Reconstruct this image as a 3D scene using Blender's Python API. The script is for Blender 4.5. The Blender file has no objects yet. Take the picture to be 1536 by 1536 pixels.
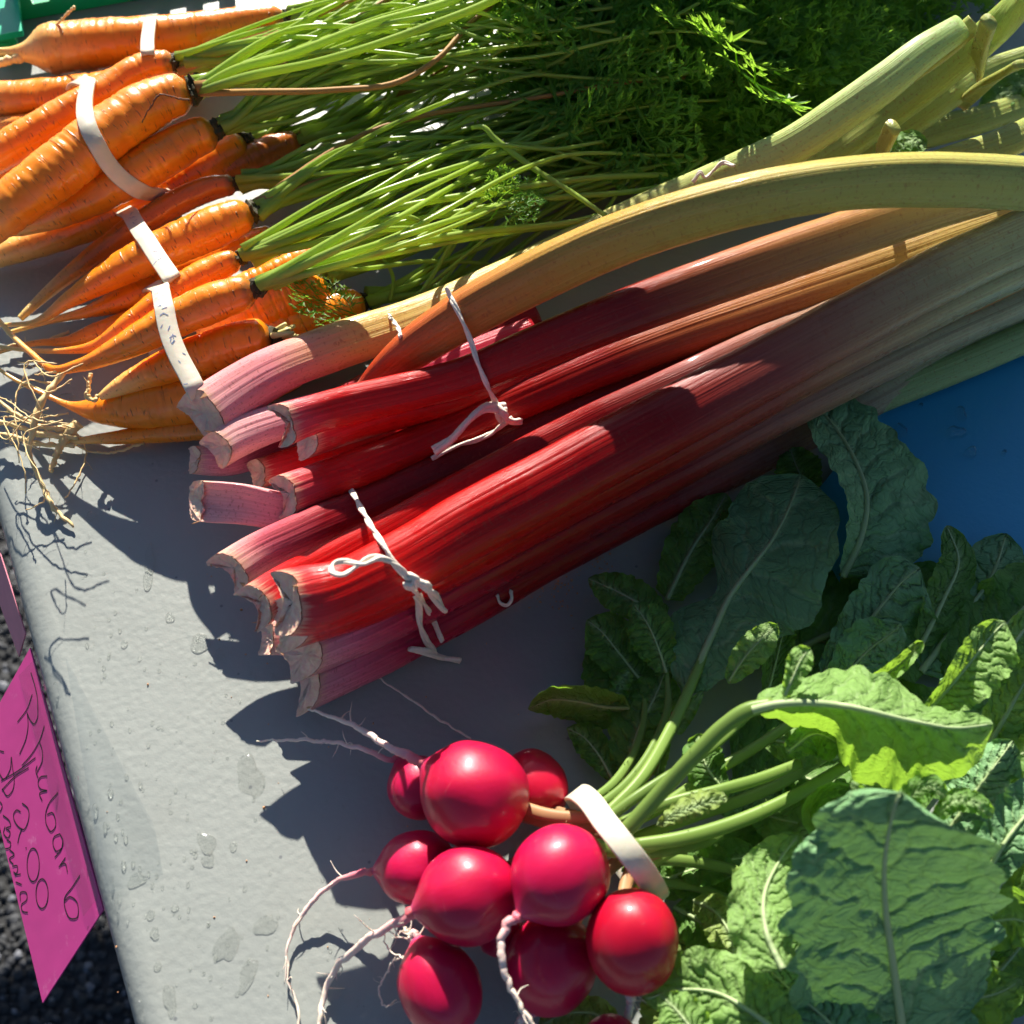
import bpy, bmesh, math, random
import numpy as np
from mathutils import Vector, Matrix
from mathutils.bvhtree import BVHTree

# ------------------------------------------------------------------ camera, sky, sun, exposure
scene = bpy.context.scene
T = 0.74                                   # height of the table top
PITCH, DIST, FPX = math.radians(58), 0.42, 1725.0
FWD = np.array([0, math.cos(PITCH), -math.sin(PITCH)])
UPV = np.array([0, math.sin(PITCH), math.cos(PITCH)])
RGT = np.array([1.0, 0, 0])
CAM = np.array([0, 0, T]) - FWD * DIST
cam_data = bpy.data.cameras.new('camera')
cam = bpy.data.objects.new('camera', cam_data)
scene.collection.objects.link(cam)
cam.matrix_world = Matrix(((1, 0, 0, CAM[0]), (0, UPV[1], -FWD[1], CAM[1]), (0, UPV[2], -FWD[2], CAM[2]), (0, 0, 0, 1)))
cam_data.sensor_width = 36
cam_data.lens = 36 * FPX / 1536
cam_data.clip_start = 0.01
cam_data.clip_end = 200
cam_data.dof.use_dof = True
cam_data.dof.focus_distance = 0.40
cam_data.dof.aperture_fstop = 16
scene.camera = cam

SUN_EL, SUN_AZ = math.radians(32), math.radians(-8)
SUNV = np.array([math.sin(SUN_AZ) * math.cos(SUN_EL), math.cos(SUN_AZ) * math.cos(SUN_EL), math.sin(SUN_EL)])
world = bpy.data.worlds.new('World')
scene.world = world
world.use_nodes = True
wn = world.node_tree.nodes
sky = wn.new('ShaderNodeTexSky')
sky.sky_type = 'NISHITA'
sky.sun_disc = False
sky.sun_elevation = SUN_EL
sky.sun_rotation = SUN_AZ
sky.air_density = 1.0
sky.ozone_density = 4.0
world.node_tree.links.new(sky.outputs[0], wn['Background'].inputs[0])
wn['Background'].inputs[1].default_value = 0.045
sun_data = bpy.data.lights.new('sun', 'SUN')
sun_data.energy = 5.0
sun_data.angle = math.radians(0.5)
sun_data.color = (1.0, 0.94, 0.84)
sun = bpy.data.objects.new('sun', sun_data)
scene.collection.objects.link(sun)
sun.rotation_euler = Vector(SUNV).to_track_quat('Z', 'Y').to_euler()
sun.location = (0, 3, 4)
scene.view_settings.view_transform = 'Standard'
scene.view_settings.look = 'None'
scene.view_settings.exposure = 1.15
scene.view_settings.gamma = 1
scene.cycles.use_denoising = True
scene.cycles.max_bounces = 7
scene.cycles.diffuse_bounces = 3
scene.cycles.glossy_bounces = 3
scene.cycles.transmission_bounces = 5
scene.cycles.transparent_max_bounces = 12
scene.cycles.sample_clamp_indirect = 8
scene.cycles.use_adaptive_sampling = True
scene.cycles.adaptive_threshold = 0.03

rng = np.random.default_rng(7)
random.seed(7)

# ------------------------------------------------------------------ helpers
def P(px, py, h=0.0):
    """point at height h above the table on the line of sight through photo pixel px, py"""
    d = FWD + (px - 768) / FPX * RGT + (768 - py) / FPX * UPV
    return CAM + d * ((T + h - CAM[2]) / d[2])

def PV(px, py, h):
    d = FWD[None] + ((px - 768) / FPX)[:, None] * RGT[None] + ((768 - py) / FPX)[:, None] * UPV[None]
    return CAM[None] + d * ((T + h - CAM[2]) / d[:, 2])[:, None]

def mpp(p):
    return float((np.asarray(p) - CAM) @ FWD) / FPX     # metres per photo pixel at p

def pix(p):
    v = np.asarray(p) - CAM; z = v @ FWD
    return 768 + FPX * (v @ RGT) / z, 768 - FPX * (v @ UPV) / z

def spline(pts, n):
    a = np.asarray(pts, float)
    if len(a) == 2:
        t = np.linspace(0, 1, n)[:, None]
        return a[0] * (1 - t) + a[1] * t
    d = np.linalg.norm(np.diff(a[:, :2], axis=0), axis=1) + 1e-6
    k = np.concatenate([[0], np.cumsum(d)])
    m = np.zeros_like(a)
    m[1:-1] = ((a[1:-1] - a[:-2]) / d[:-1, None] * d[1:, None] + (a[2:] - a[1:-1]) / d[1:, None] * d[:-1, None]) / (d[:-1] + d[1:])[:, None]
    m[0] = (a[1] - a[0]) / d[0]; m[-1] = (a[-1] - a[-2]) / d[-1]
    q = np.linspace(0, k[-1], n)
    i = np.clip(np.searchsorted(k, q, side='right') - 1, 0, len(a) - 2)
    h = d[i][:, None]; u = ((q - k[i]) / d[i])[:, None]
    return (a[i] * (2*u**3 - 3*u**2 + 1) + m[i] * h * (u**3 - 2*u**2 + u) + a[i+1] * (-2*u**3 + 3*u**2) + m[i+1] * h * (u**3 - u**2))

def nrm(v):
    return v / (np.linalg.norm(v, axis=-1, keepdims=True) + 1e-12)

def wob(seed, *xs, octaves=3, f=1.0):
    """smooth pseudo noise from sines, about -1..1"""
    r = np.random.default_rng(seed)
    o = 0; amp = 1; tot = 0
    for k in range(octaves):
        for j in range(3):
            ph = r.uniform(0, 6.28)
            arg = ph
            for x in xs:
                arg = arg + x * r.uniform(-1, 1) * f * 2.6
            o = o + amp * np.sin(arg); tot += amp * 0.62
        amp *= 0.55; f *= 2.1
    return o / tot

SURF = []
def register(v, f):
    SURF.append(BVHTree.FromPolygons([tuple(x) for x in v], f))

def surf(px, py, off=0.0):
    d = FWD + (px - 768) / FPX * RGT + (768 - py) / FPX * UPV
    d = d / np.linalg.norm(d)
    best = (T - CAM[2]) / d[2]
    for b in SURF:
        hit = b.ray_cast(Vector(CAM), Vector(d))
        if hit[0] is not None and hit[3] < best:
            best = hit[3]
    return CAM + d * (best - off)

def taut(pts, off, n=70):
    """pixel path pulled tight over the registered surfaces"""
    q = spline([(p[0], p[1]) for p in pts], n)
    D = np.array([nrm(FWD + (a[0] - 768) / FPX * RGT + (768 - a[1]) / FPX * UPV) for a in q])
    t = np.array([np.linalg.norm(surf(a[0], a[1]) - CAM) for a in q])
    k = np.concatenate([[0], np.cumsum(np.hypot(*np.diff(q, axis=0).T))]) * 0.00025
    hull = []
    for i in range(n):
        while len(hull) >= 2 and (t[hull[-1]] - t[hull[-2]]) * (k[i] - k[hull[-2]]) >= (t[i] - t[hull[-2]]) * (k[hull[-1]] - k[hull[-2]]):
            hull.pop()
        hull.append(i)
    th = np.interp(k, k[hull], t[hull])
    for _ in range(2):
        th[1:-1] = np.minimum(th[1:-1], (th[:-2] + th[1:-1] * 2 + th[2:]) / 4)
    return CAM + D * (th - off)[:, None]

def mk(name, v, f, mat, parent=None, smooth=True, uv=None, attrs=None, origin=None, reg=False):
    v = np.asarray(v, float)
    if reg: register(v, f)
    org = np.zeros(3)
    if parent is not None:
        org = np.array(parent.get('_o', (0, 0, 0)))
    elif origin is not None:
        org = np.asarray(origin, float)
    me = bpy.data.meshes.new(name)
    me.from_pydata((v - org).tolist(), [], f)
    if smooth:
        me.polygons.foreach_set('use_smooth', [True] * len(me.polygons))
    if uv is not None:
        l = me.uv_layers.new(name='UVMap')
        idx = np.zeros(len(me.loops), dtype=np.int32); me.loops.foreach_get('vertex_index', idx)
        l.data.foreach_set('uv', np.asarray(uv, np.float32)[idx].ravel())
    for k, a in (attrs or {}).items():
        at = me.attributes.new(k, 'FLOAT', 'POINT')
        at.data.foreach_set('value', np.asarray(a, np.float32).ravel())
    me.materials.append(mat)
    o = bpy.data.objects.new(name, me)
    scene.collection.objects.link(o)
    if parent is not None:
        o.parent = parent
        ORG[o.name] = org
    else:
        o.location = org.tolist()
    return o

ORG = {}
class ThingDict(dict):
    pass

def thing(name, label, cat, loc, group=None):
    o = bpy.data.objects.new(name, None)
    scene.collection.objects.link(o)
    o.location = [float(x) for x in loc]
    o.empty_display_size = 0.01
    o['label'] = label; o['category'] = cat
    if group: o['group'] = group
    ORG[o.name] = np.asarray(loc, float)
    return o

def org_of(o):
    return ORG.get(o.name, np.zeros(3))

_mk = mk
def mk(name, v, f, mat, parent=None, **k):
    v = np.asarray(v, float)
    if parent is not None:
        if k.get('reg'):
            register(v, f); k['reg'] = False
        o = _mk(name, v - org_of(parent), f, mat, None, **k)
        o.parent = parent
        ORG[o.name] = org_of(parent)
        return o
    o = _mk(name, v, f, mat, None, **k)
    ORG[o.name] = np.asarray(k.get('origin', (0, 0, 0)) if k.get('origin') is not None else (0, 0, 0), float)
    return o

def tag(o, label, cat, group=None, kind=None):
    if label: o['label'] = label
    if cat: o['category'] = cat
    if group: o['group'] = group
    if kind: o['kind'] = kind
    return o

def grid_faces(n, m, closed=True):
    f = []
    mm = m if closed else m - 1
    for i in range(n - 1):
        for j in range(mm):
            a = i * m + j; b = i * m + (j + 1) % m
            f.append((a, b, b + m, a + m))
    return f

def frames(C, upref=(0, 0, 1)):
    t = nrm(np.gradient(C, axis=0))
    up = np.broadcast_to(np.asarray(upref, float), C.shape)
    s = nrm(np.cross(t, up))
    u = np.cross(s, t)
    return t, s, u

def sweep(C, sec, upref=(0, 0, 1), caps=True):
    n, m = sec.shape[:2]
    t, s, u = frames(C, upref)
    V = C[:, None] + s[:, None] * sec[..., :1] + u[:, None] * sec[..., 1:2]
    V = V.reshape(-1, 3)
    F = grid_faces(n, m)
    if caps:
        V = np.vstack([V, C[0], C[-1]])
        for j in range(m):
            F.append((n * m, (j + 1) % m, j))
            F.append((n * m + 1, (n - 1) * m + j, (n - 1) * m + (j + 1) % m))
    return V, F

def tube(C, r, m=8, upref=(0, 0, 1)):
    C = np.asarray(C, float); r = np.broadcast_to(np.asarray(r, float), (len(C),))
    th = np.linspace(0, 2*np.pi, m, endpoint=False)
    sec = np.stack([np.cos(th), np.sin(th)], -1)[None] * r[:, None, None]
    return sweep(C, sec, upref)

def world_path(pts, n):
    """pts: px, py, h [, extra...] -> n x 3 world points, extras"""
    q = spline(pts, n)
    return np.array([P(a[0], a[1], a[2]) for a in q]), q[:, 3:]

class MB:
    def __init__(s): s.v = []; s.f = []; s.n = 0
    def add(s, v, f):
        s.v.append(np.asarray(v, float)); s.f += [tuple(i + s.n for i in q) for q in f]; s.n += len(v)
    def get(s): return np.vstack(s.v), s.f

# ------------------------------------------------------------------ materials
class M:
    """small node helper"""
    def __init__(s, name):
        s.m = bpy.data.materials.new(name); s.m.use_nodes = True
        s.t = s.m.node_tree; s.b = s.t.nodes['Principled BSDF']; s.out = s.t.nodes['Material Output']
    def n(s, kind, **k):
        x = s.t.nodes.new('ShaderNode' + kind)
        for a, b in k.items():
            if a.startswith('i_'):
                x.inputs[a[2:].replace('_', ' ')].default_value = b
            else: setattr(x, a, b)
        return x
    def l(s, a, b): s.t.links.new(a, b)
    def uv(s, sx=1, sy=1):
        u = s.n('UVMap'); mp = s.n('Mapping'); mp.inputs['Scale'].default_value = (sx, sy, 1)
        s.l(u.outputs[0], mp.inputs[0]); return mp.outputs[0]
    def obj(s, sc=1):
        u = s.n('TexCoord'); mp = s.n('Mapping'); mp.inputs['Scale'].default_value = (sc, sc, sc)
        s.l(u.outputs['Object'], mp.inputs[0]); return mp.outputs[0]
    def noise(s, vec, scale=1, detail=3, rough=0.55, dist=0):
        x = s.n('TexNoise'); x.inputs['Scale'].default_value = scale; x.inputs['Detail'].default_value = detail
        x.inputs['Roughness'].default_value = rough; x.inputs['Distortion'].default_value = dist
        s.l(vec, x.inputs['Vector']); return x.outputs['Fac']
    def vor(s, vec, scale=1, feature='F1', out='Distance'):
        x = s.n('TexVoronoi'); x.feature = feature; x.inputs['Scale'].default_value = scale
        s.l(vec, x.inputs['Vector']); return x.outputs[out]
    def ramp(s, fac, stops, interp='LINEAR'):
        x = s.n('ValToRGB'); e = x.color_ramp.elements; x.color_ramp.interpolation = interp
        while len(e) < len(stops): e.new(0.5)
        for i, (p, c) in enumerate(stops):
            e[i].position = p; e[i].color = (*c, 1) if not isinstance(c, (int, float)) else (c, c, c, 1)
        s.l(fac, x.inputs[0]); return x.outputs[0]
    def attr(s, name):
        x = s.n('Attribute'); x.attribute_name = name; return x.outputs['Fac']
    def mix(s, fac, a, b, blend='MIX'):
        x = s.n('MixRGB'); x.blend_type = blend
        for sock, v in ((x.inputs[0], fac), (x.inputs[1], a), (x.inputs[2], b)):
            if isinstance(v, (int, float)): sock.default_value = v
            elif isinstance(v, tuple): sock.default_value = (*v, 1)
            else: s.l(v, sock)
        return x.outputs[0]
    def math(s, op, a, b=0.0):
        x = s.n('Math', operation=op)
        for sock, v in ((x.inputs[0], a), (x.inputs[1], b)):
            if isinstance(v, (int, float)): sock.default_value = v
            else: s.l(v, sock)
        return x.outputs[0]
    def bump(s, h, strength=0.3, dist=0.001, prev=None):
        x = s.n('Bump'); x.inputs['Strength'].default_value = strength; x.inputs['Distance'].default_value = dist
        s.l(h, x.inputs['Height'])
        if prev: s.l(prev, x.inputs['Normal'])
        return x.outputs[0]
    def set(s, **k):
        for a, v in k.items():
            sock = s.b.inputs[a.replace('_', ' ')]
            if isinstance(v, (int, float)): sock.default_value = v
            elif isinstance(v, tuple): sock.default_value = (*v, 1) if len(v) == 3 and sock.type == 'RGBA' else v
            else: s.l(v, sock)
        return s
    def rnd(s):
        return s.n('ObjectInfo').outputs['Random']

def plain(name, col, rough=0.5, var=0.25, scale=300, bump=0.2, **k):
    m = M(name); v = m.obj()
    nz = m.noise(v, scale, 4)
    c = m.mix(nz, tuple(x * (1 - var) for x in col), tuple(min(1, x * (1 + var)) for x in col))
    m.set(Base_Color=c, Roughness=rough, Normal=m.bump(nz, bump, 0.0006), **k)
    return m.m

# table: moulded grey polyethylene
m = M('table_plastic'); v = m.obj()
big = m.noise(v, 9, 4); fine = m.noise(v, 420, 3, 0.6); peb = m.vor(v, 420, 'SMOOTH_F1')
col = m.mix(big, (0.26, 0.28, 0.26), (0.315, 0.335, 0.31))
grime = m.ramp(m.noise(v, 32, 6, 0.65), [(0.52, 0.0), (0.78, 1.0)])
col = m.mix(m.math('MULTIPLY', grime, 0.35), col, (0.24, 0.245, 0.215))
specks = m.ramp(m.vor(v, 85), [(0.035, 1.0), (0.06, 0.0)])
col = m.mix(m.math('MULTIPLY', specks, 0.6), col, (0.07, 0.08, 0.1))
nb = m.bump(peb, 0.16, 0.0007, m.bump(fine, 0.22, 0.0006))
m.set(Base_Color=col, Roughness=m.ramp(big, [(0.3, 0.36), (0.7, 0.5)]), Normal=nb)
MAT_TABLE = m.m

m = M('blue_shade_tint'); v = m.obj()  # blue that stands in for skylit shade on the grey table
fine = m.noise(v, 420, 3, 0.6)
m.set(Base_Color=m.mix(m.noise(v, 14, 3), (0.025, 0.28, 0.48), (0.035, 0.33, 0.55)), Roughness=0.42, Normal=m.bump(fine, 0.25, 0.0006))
MAT_SHADE_BLUE = m.m

m = M('asphalt'); v = m.obj()
m.set(Base_Color=m.mix(m.noise(v, 60, 4), (0.015, 0.015, 0.016), (0.05, 0.05, 0.052)), Roughness=0.9, Normal=m.bump(m.noise(v, 200, 4), 0.6, 0.003))
MAT_ASPHALT = m.m
m = M('gravel_stone'); v = m.obj()
m.set(Base_Color=m.ramp(m.attr('tone'), [(0, (0.012, 0.013, 0.015)), (0.6, (0.03, 0.032, 0.036)), (0.88, (0.07, 0.072, 0.08)), (1, (0.20, 0.21, 0.24))]), Roughness=0.75)
MAT_STONE = m.m

def carrot_mat(name, c1, c2, dirt=0.35):
    m = M(name)
    marks = m.ramp(m.noise(m.uv(1100, 9), 1, 2, 0.5), [(0.63, 0.0), (0.70, 1.0)])
    blot = m.noise(m.uv(70, 3), 1, 4)
    c = m.mix(m.ramp(blot, [(0.3, 0.0), (0.7, 1.0)]), c1, c2)
    pale = m.ramp(m.attr('s'), [(0.0, 0.0), (0.66, 0.0), (0.84, 0.6), (1.0, 1.0)])
    c = m.mix(pale, c, (0.86, 0.60, 0.20))
    lines = m.ramp(m.noise(m.uv(600, 2.2), 1, 3, 0.6), [(0.60, 0.0), (0.72, 1.0)])
    c = m.mix(m.math('MULTIPLY', lines, 0.35), c, (0.45, 0.10, 0.012))
    c = m.mix(m.math('MULTIPLY', marks, 0.75), c, (0.22, 0.055, 0.012))
    d = m.ramp(m.noise(m.uv(160, 11), 1, 5, 0.65), [(0.58, 0.0), (0.75, 1.0)])
    c = m.mix(m.math('MULTIPLY', d, dirt), c, (0.16, 0.07, 0.03))
    cr = m.ramp(m.attr('s'), [(0.0, 1.0), (0.02, 0.85), (0.045, 0.0)])
    c = m.mix(m.math('MULTIPLY', cr, m.ramp(m.noise(m.uv(300, 7), 1, 4), [(0.3, 0.2), (0.6, 1.0)])), c, (0.10, 0.075, 0.025))
    nb = m.bump(m.math('SUBTRACT', 1.0, m.math('ADD', marks, m.math('MULTIPLY', lines, 0.5))), 0.5, 0.0006, m.bump(blot, 0.25, 0.001))
    m.set(Base_Color=c, Roughness=m.ramp(d, [(0, 0.30), (1, 0.6)]), Normal=nb, Subsurface_Weight=0.22, Subsurface_Scale=0.006, Coat_Weight=0.25, Coat_Roughness=0.2)
    m.b.inputs['Subsurface Radius'].default_value = (1.0, 0.35, 0.1)
    return m.m
MAT_CARROT = carrot_mat('carrot_skin', (0.86, 0.205, 0.005), (0.94, 0.29, 0.010))
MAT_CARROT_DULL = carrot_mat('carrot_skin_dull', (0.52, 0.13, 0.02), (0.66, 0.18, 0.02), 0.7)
MAT_CROWN = plain('carrot_crown', (0.05, 0.042, 0.015), 0.8, 0.6, 500, 0.8)
MAT_STUB = plain('stem_stub', (0.72, 0.62, 0.25), 0.5, 0.2, 300)
m = M('fine_root'); v = m.obj()
m.set(Base_Color=m.mix(m.noise(v, 350, 4), (0.62, 0.40, 0.13), (0.88, 0.70, 0.36)), Roughness=0.6, Subsurface_Weight=0.1, Subsurface_Scale=0.002)
MAT_ROOT = m.m
MAT_ROOT_DARK = plain('dry_root', (0.14, 0.05, 0.02), 0.7)

def leafy(name, col1, col2, trans, rough=0.45, veins=False, tw=0.4):
    m = M(name); v = m.obj()
    nz = m.noise(v, 60, 4)
    c = m.mix(nz, col1, col2)
    c = m.mix(m.math('MULTIPLY', m.rnd(), 0.5), c, tuple(x * 0.6 for x in col1))
    tcol = m.mix(nz, trans, tuple(x * 0.75 for x in trans))
    nb = None
    if veins:
        ve = m.attr('vein')
        uvw = m.uv(1, 1)
        wn_ = m.n('TexNoise'); wn_.inputs['Scale'].default_value = 130; m.l(uvw, wn_.inputs['Vector'])
        wv = m.n('MixRGB'); wv.blend_type = 'LINEAR_LIGHT'; wv.inputs[0].default_value = 0.004; m.l(uvw, wv.inputs[1]); m.l(wn_.outputs['Color'], wv.inputs[2])
        cells = m.vor(wv.outputs[0], 120, 'DISTANCE_TO_EDGE'); cells2 = m.vor(wv.outputs[0], 330, 'DISTANCE_TO_EDGE')
        net = m.math('ADD', m.math('MULTIPLY', m.ramp(cells, [(0.0, 0.0), (0.08, 1.0)]), 0.65), m.math('MULTIPLY', m.ramp(cells2, [(0.0, 0.0), (0.15, 1.0)]), 0.35))
        spots = m.ramp(m.vor(v, 230), [(0.07, 1.0), (0.12, 0.0)])
        c = m.mix(m.math('MULTIPLY', ve, 0.85), c, (0.40, 0.54, 0.26))
        c = m.mix(m.math('MULTIPLY', m.math('SUBTRACT', 1.0, net), 0.6), c, tuple(x * 0.45 for x in col1))
        c = m.mix(m.math('MULTIPLY', spots, 0.5), c, (0.03, 0.04, 0.02))
        nb = m.bump(m.noise(m.uv(1, 1), 900, 3), 0.3, 0.0005, m.bump(net, 0.75, 0.0006))
        m.set(Normal=nb)
    m.set(Base_Color=c, Roughness=rough, Specular_IOR_Level=0.28)
    tr = m.n('BsdfTranslucent'); m.l(tcol, tr.inputs[0])
    if nb: m.l(nb, tr.inputs['Normal'])
    mx = m.n('MixShader'); mx.inputs[0].default_value = tw
    m.l(m.b.outputs[0], mx.inputs[1]); m.l(tr.outputs[0], mx.inputs[2]); m.l(mx.outputs[0], m.out.inputs[0])
    return m.m
MAT_FROND = leafy('carrot_leaf', (0.09, 0.24, 0.03), (0.14, 0.33, 0.05), (0.42, 0.74, 0.06), 0.42, False, 0.5)
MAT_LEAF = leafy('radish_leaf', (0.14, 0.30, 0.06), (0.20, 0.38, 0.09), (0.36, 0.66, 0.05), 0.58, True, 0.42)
MAT_LEAF_BLUE = leafy('radish_leaf_shade_blue', (0.16, 0.34, 0.145), (0.22, 0.41, 0.175), (0.24, 0.50, 0.08), 0.55, True, 0.14)  # bluish green: skylit shade put into the leaf colour
MAT_LEAF_LIGHT = leafy('radish_leaf_pale_lit', (0.22, 0.40, 0.10), (0.31, 0.49, 0.15), (0.42, 0.72, 0.06), 0.6, True, 0.4)  # paler green for undersides, and sunlight put into the colour of lit leaves
MAT_LEAF_YELLOW = leafy('radish_leaf_yellowing', (0.24, 0.36, 0.08), (0.36, 0.46, 0.13), (0.45, 0.58, 0.08), 0.5, True, 0.35)
MAT_STEM = leafy('carrot_stem', (0.36, 0.52, 0.09), (0.50, 0.66, 0.15), (0.70, 0.88, 0.12), 0.25, False, 0.42)
MAT_STEM_DRY = leafy('dry_stem', (0.45, 0.22, 0.06), (0.55, 0.32, 0.10), (0.4, 0.2, 0.05), 0.5, False, 0.15)
MAT_PETIOLE = leafy('radish_stem', (0.20, 0.33, 0.07), (0.30, 0.44, 0.10), (0.35, 0.50, 0.06), 0.38, False, 0.2)
MAT_MIDRIB = leafy('leaf_midrib', (0.42, 0.55, 0.26), (0.54, 0.66, 0.34), (0.5, 0.65, 0.2), 0.45, False, 0.2)
MAT_PETIOLE_TAN = leafy('radish_stem_tan', (0.42, 0.20, 0.10), (0.55, 0.34, 0.16), (0.4, 0.2, 0.08), 0.5, False, 0.15)

def rhubarb_mat(name, stops, length=0.34, speck=(0.25, 0.05, 0.03), streak=0.45, scol=(0.35, 0.02, 0.03)):
    m = M(name)
    sep = m.n('SeparateXYZ'); m.l(m.uv(1 / length, 1), sep.inputs[0])
    wav = m.noise(m.uv(14, 5), 1, 3)
    pos = m.math('ADD', sep.outputs[0], m.math('MULTIPLY', m.math('SUBTRACT', wav, 0.5), 0.10))
    c = m.ramp(pos, stops)
    st = m.noise(m.uv(7, 60), 1, 4, 0.6)
    st2 = m.noise(m.uv(30, 150), 1, 3, 0.6)
    c = m.mix(m.math('MULTIPLY', m.ramp(st, [(0.40, 0.0), (0.66, 1.0)]), streak), c, m.mix(0.75, c, scol, 'MULTIPLY'))
    c = m.mix(m.math('MULTIPLY', m.ramp(st2, [(0.52, 0.0), (0.7, 1.0)]), 0.05), c, (0.72, 0.34, 0.16))
    lip = m.math('MULTIPLY', m.ramp(m.math('ADD', sep.outputs[0], m.math('MULTIPLY', m.math('SUBTRACT', st, 0.5), 0.05)), [(0.001, 1.0), (0.011, 0.0)]), 0.7)
    c = m.mix(lip, c, m.mix(wav, (0.80, 0.50, 0.36), (0.62, 0.30, 0.14)))
    sp = m.ramp(m.noise(m.uv(900, 40), 1, 2), [(0.58, 0.0), (0.68, 1.0)])
    c = m.mix(m.math('MULTIPLY', sp, 0.4), c, speck)
    br = m.ramp(m.noise(m.uv(45, 4), 1, 5, 0.7), [(0.55, 0.0), (0.75, 1.0)])
    c = m.mix(m.math('MULTIPLY', br, 0.45), c, m.mix(1.0, c, (0.45, 0.36, 0.30), 'MULTIPLY'))
    wet = m.noise(m.uv(60, 4), 1, 3)
    nb = m.bump(st, 0.36, 0.001, m.bump(st2, 0.28, 0.0005))
    m.set(Base_Color=c, Roughness=m.ramp(wet, [(0.38, 0.22), (0.62, 0.40)]), Normal=nb, Subsurface_Weight=0.12, Subsurface_Scale=0.004, Coat_Weight=0.16, Coat_Roughness=0.07, Specular_IOR_Level=0.16)
    m.b.inputs['Subsurface Radius'].default_value = (1.0, 0.3, 0.15)
    return m.m
PINK0 = (0.82, 0.42, 0.42); PINK = (0.72, 0.17, 0.24); RED = (0.42, 0.012, 0.014)
G_ = (0.55, 0.62, 0.30)
MAT_RH_RED = rhubarb_mat('rhubarb_red', [(0, (0.66, 0.05, 0.06)), (0.05, (0.64, 0.008, 0.007)), (0.22, (0.42, 0.003, 0.003)), (0.38, (0.26, 0.006, 0.006)), (0.50, (0.28, 0.06, 0.045)), (0.62, (0.34, 0.21, 0.11)), (0.76, (0.38, 0.37, 0.17)), (1, (0.38, 0.45, 0.22))])
MAT_RH_PINK = rhubarb_mat('rhubarb_pink', [(0, (0.80, 0.36, 0.38)), (0.05, (0.72, 0.17, 0.25)), (0.11, (0.52, 0.02, 0.07)), (0.22, (0.33, 0.003, 0.008)), (0.42, (0.24, 0.012, 0.012)), (0.55, (0.30, 0.13, 0.09)), (0.72, (0.38, 0.33, 0.18)), (1, (0.40, 0.44, 0.22))])
MAT_RH_PALE = rhubarb_mat('rhubarb_pale_pink', [(0, (0.86, 0.48, 0.44)), (0.10, (0.80, 0.30, 0.34)), (0.20, (0.60, 0.05, 0.10)), (0.4, (0.34, 0.004, 0.01)), (1, (0.30, 0.1, 0.06))], streak=0.25)
MAT_RH_MAROON = rhubarb_mat('rhubarb_maroon', [(0, (0.84, 0.46, 0.40)), (0.05, (0.70, 0.14, 0.18)), (0.11, (0.34, 0.008, 0.016)), (0.25, (0.15, 0.004, 0.005)), (0.55, (0.18, 0.02, 0.015)), (0.8, (0.32, 0.2, 0.10)), (1, (0.36, 0.36, 0.16))])
MAT_RH_YEL = rhubarb_mat('rhubarb_yellow', [(0, (0.84, 0.40, 0.40)), (0.09, (0.76, 0.26, 0.28)), (0.18, (0.66, 0.42, 0.13)), (0.42, (0.60, 0.50, 0.14)), (0.62, (0.48, 0.55, 0.17)), (1, (0.42, 0.60, 0.22))], streak=0.3, scol=G_)
MAT_RH_ORANGE = rhubarb_mat('rhubarb_orange', [(0, (0.42, 0.02, 0.01)), (0.10, (0.55, 0.12, 0.03)), (0.25, (0.50, 0.28, 0.06)), (0.5, (0.46, 0.39, 0.09)), (0.75, (0.40, 0.43, 0.12)), (1, (0.42, 0.48, 0.16))], streak=0.3, scol=G_)
MAT_RH_BROWN = rhubarb_mat('rhubarb_red_to_tan', [(0, (0.70, 0.10, 0.13)), (0.05, (0.62, 0.01, 0.01)), (0.22, (0.36, 0.003, 0.003)), (0.36, (0.24, 0.012, 0.01)), (0.48, (0.44, 0.15, 0.045)), (0.66, (0.48, 0.32, 0.10)), (1, (0.42, 0.42, 0.16))])
MAT_RH_LIME = rhubarb_mat('rhubarb_lime', [(0, (0.36, 0.36, 0.10)), (0.35, (0.38, 0.50, 0.13)), (1, (0.42, 0.60, 0.22))], streak=0.45, scol=G_)
MAT_RH_GREEN = rhubarb_mat('rhubarb_green', [(0, (0.30, 0.28, 0.11)), (0.4, (0.30, 0.38, 0.14)), (1, (0.40, 0.52, 0.22))], streak=0.3, scol=G_)
m = M('rhubarb_flesh')
nz = m.noise(m.obj(), 700, 5, 0.65)
c = m.mix(m.ramp(nz, [(0.3, 0.0), (0.7, 1.0)]), (0.94, 0.66, 0.46), (0.90, 0.44, 0.36))
c = m.mix(m.math('MULTIPLY', m.ramp(m.attr('s'), [(0.70, 0.0), (0.95, 1.0)]), m.ramp(m.noise(m.obj(), 160, 4), [(0.45, 0.0), (0.70, 0.6)])), c, (0.60, 0.30, 0.12))
m.set(Base_Color=c, Roughness=0.45, Normal=m.bump(nz, 0.35, 0.0008), Subsurface_Weight=0.3, Subsurface_Scale=0.003)
MAT_FLESH = m.m
MAT_BROWNED = plain('rhubarb_browned_skin', (0.55, 0.28, 0.13), 0.6, 0.5, 350, 0.6)

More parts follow.
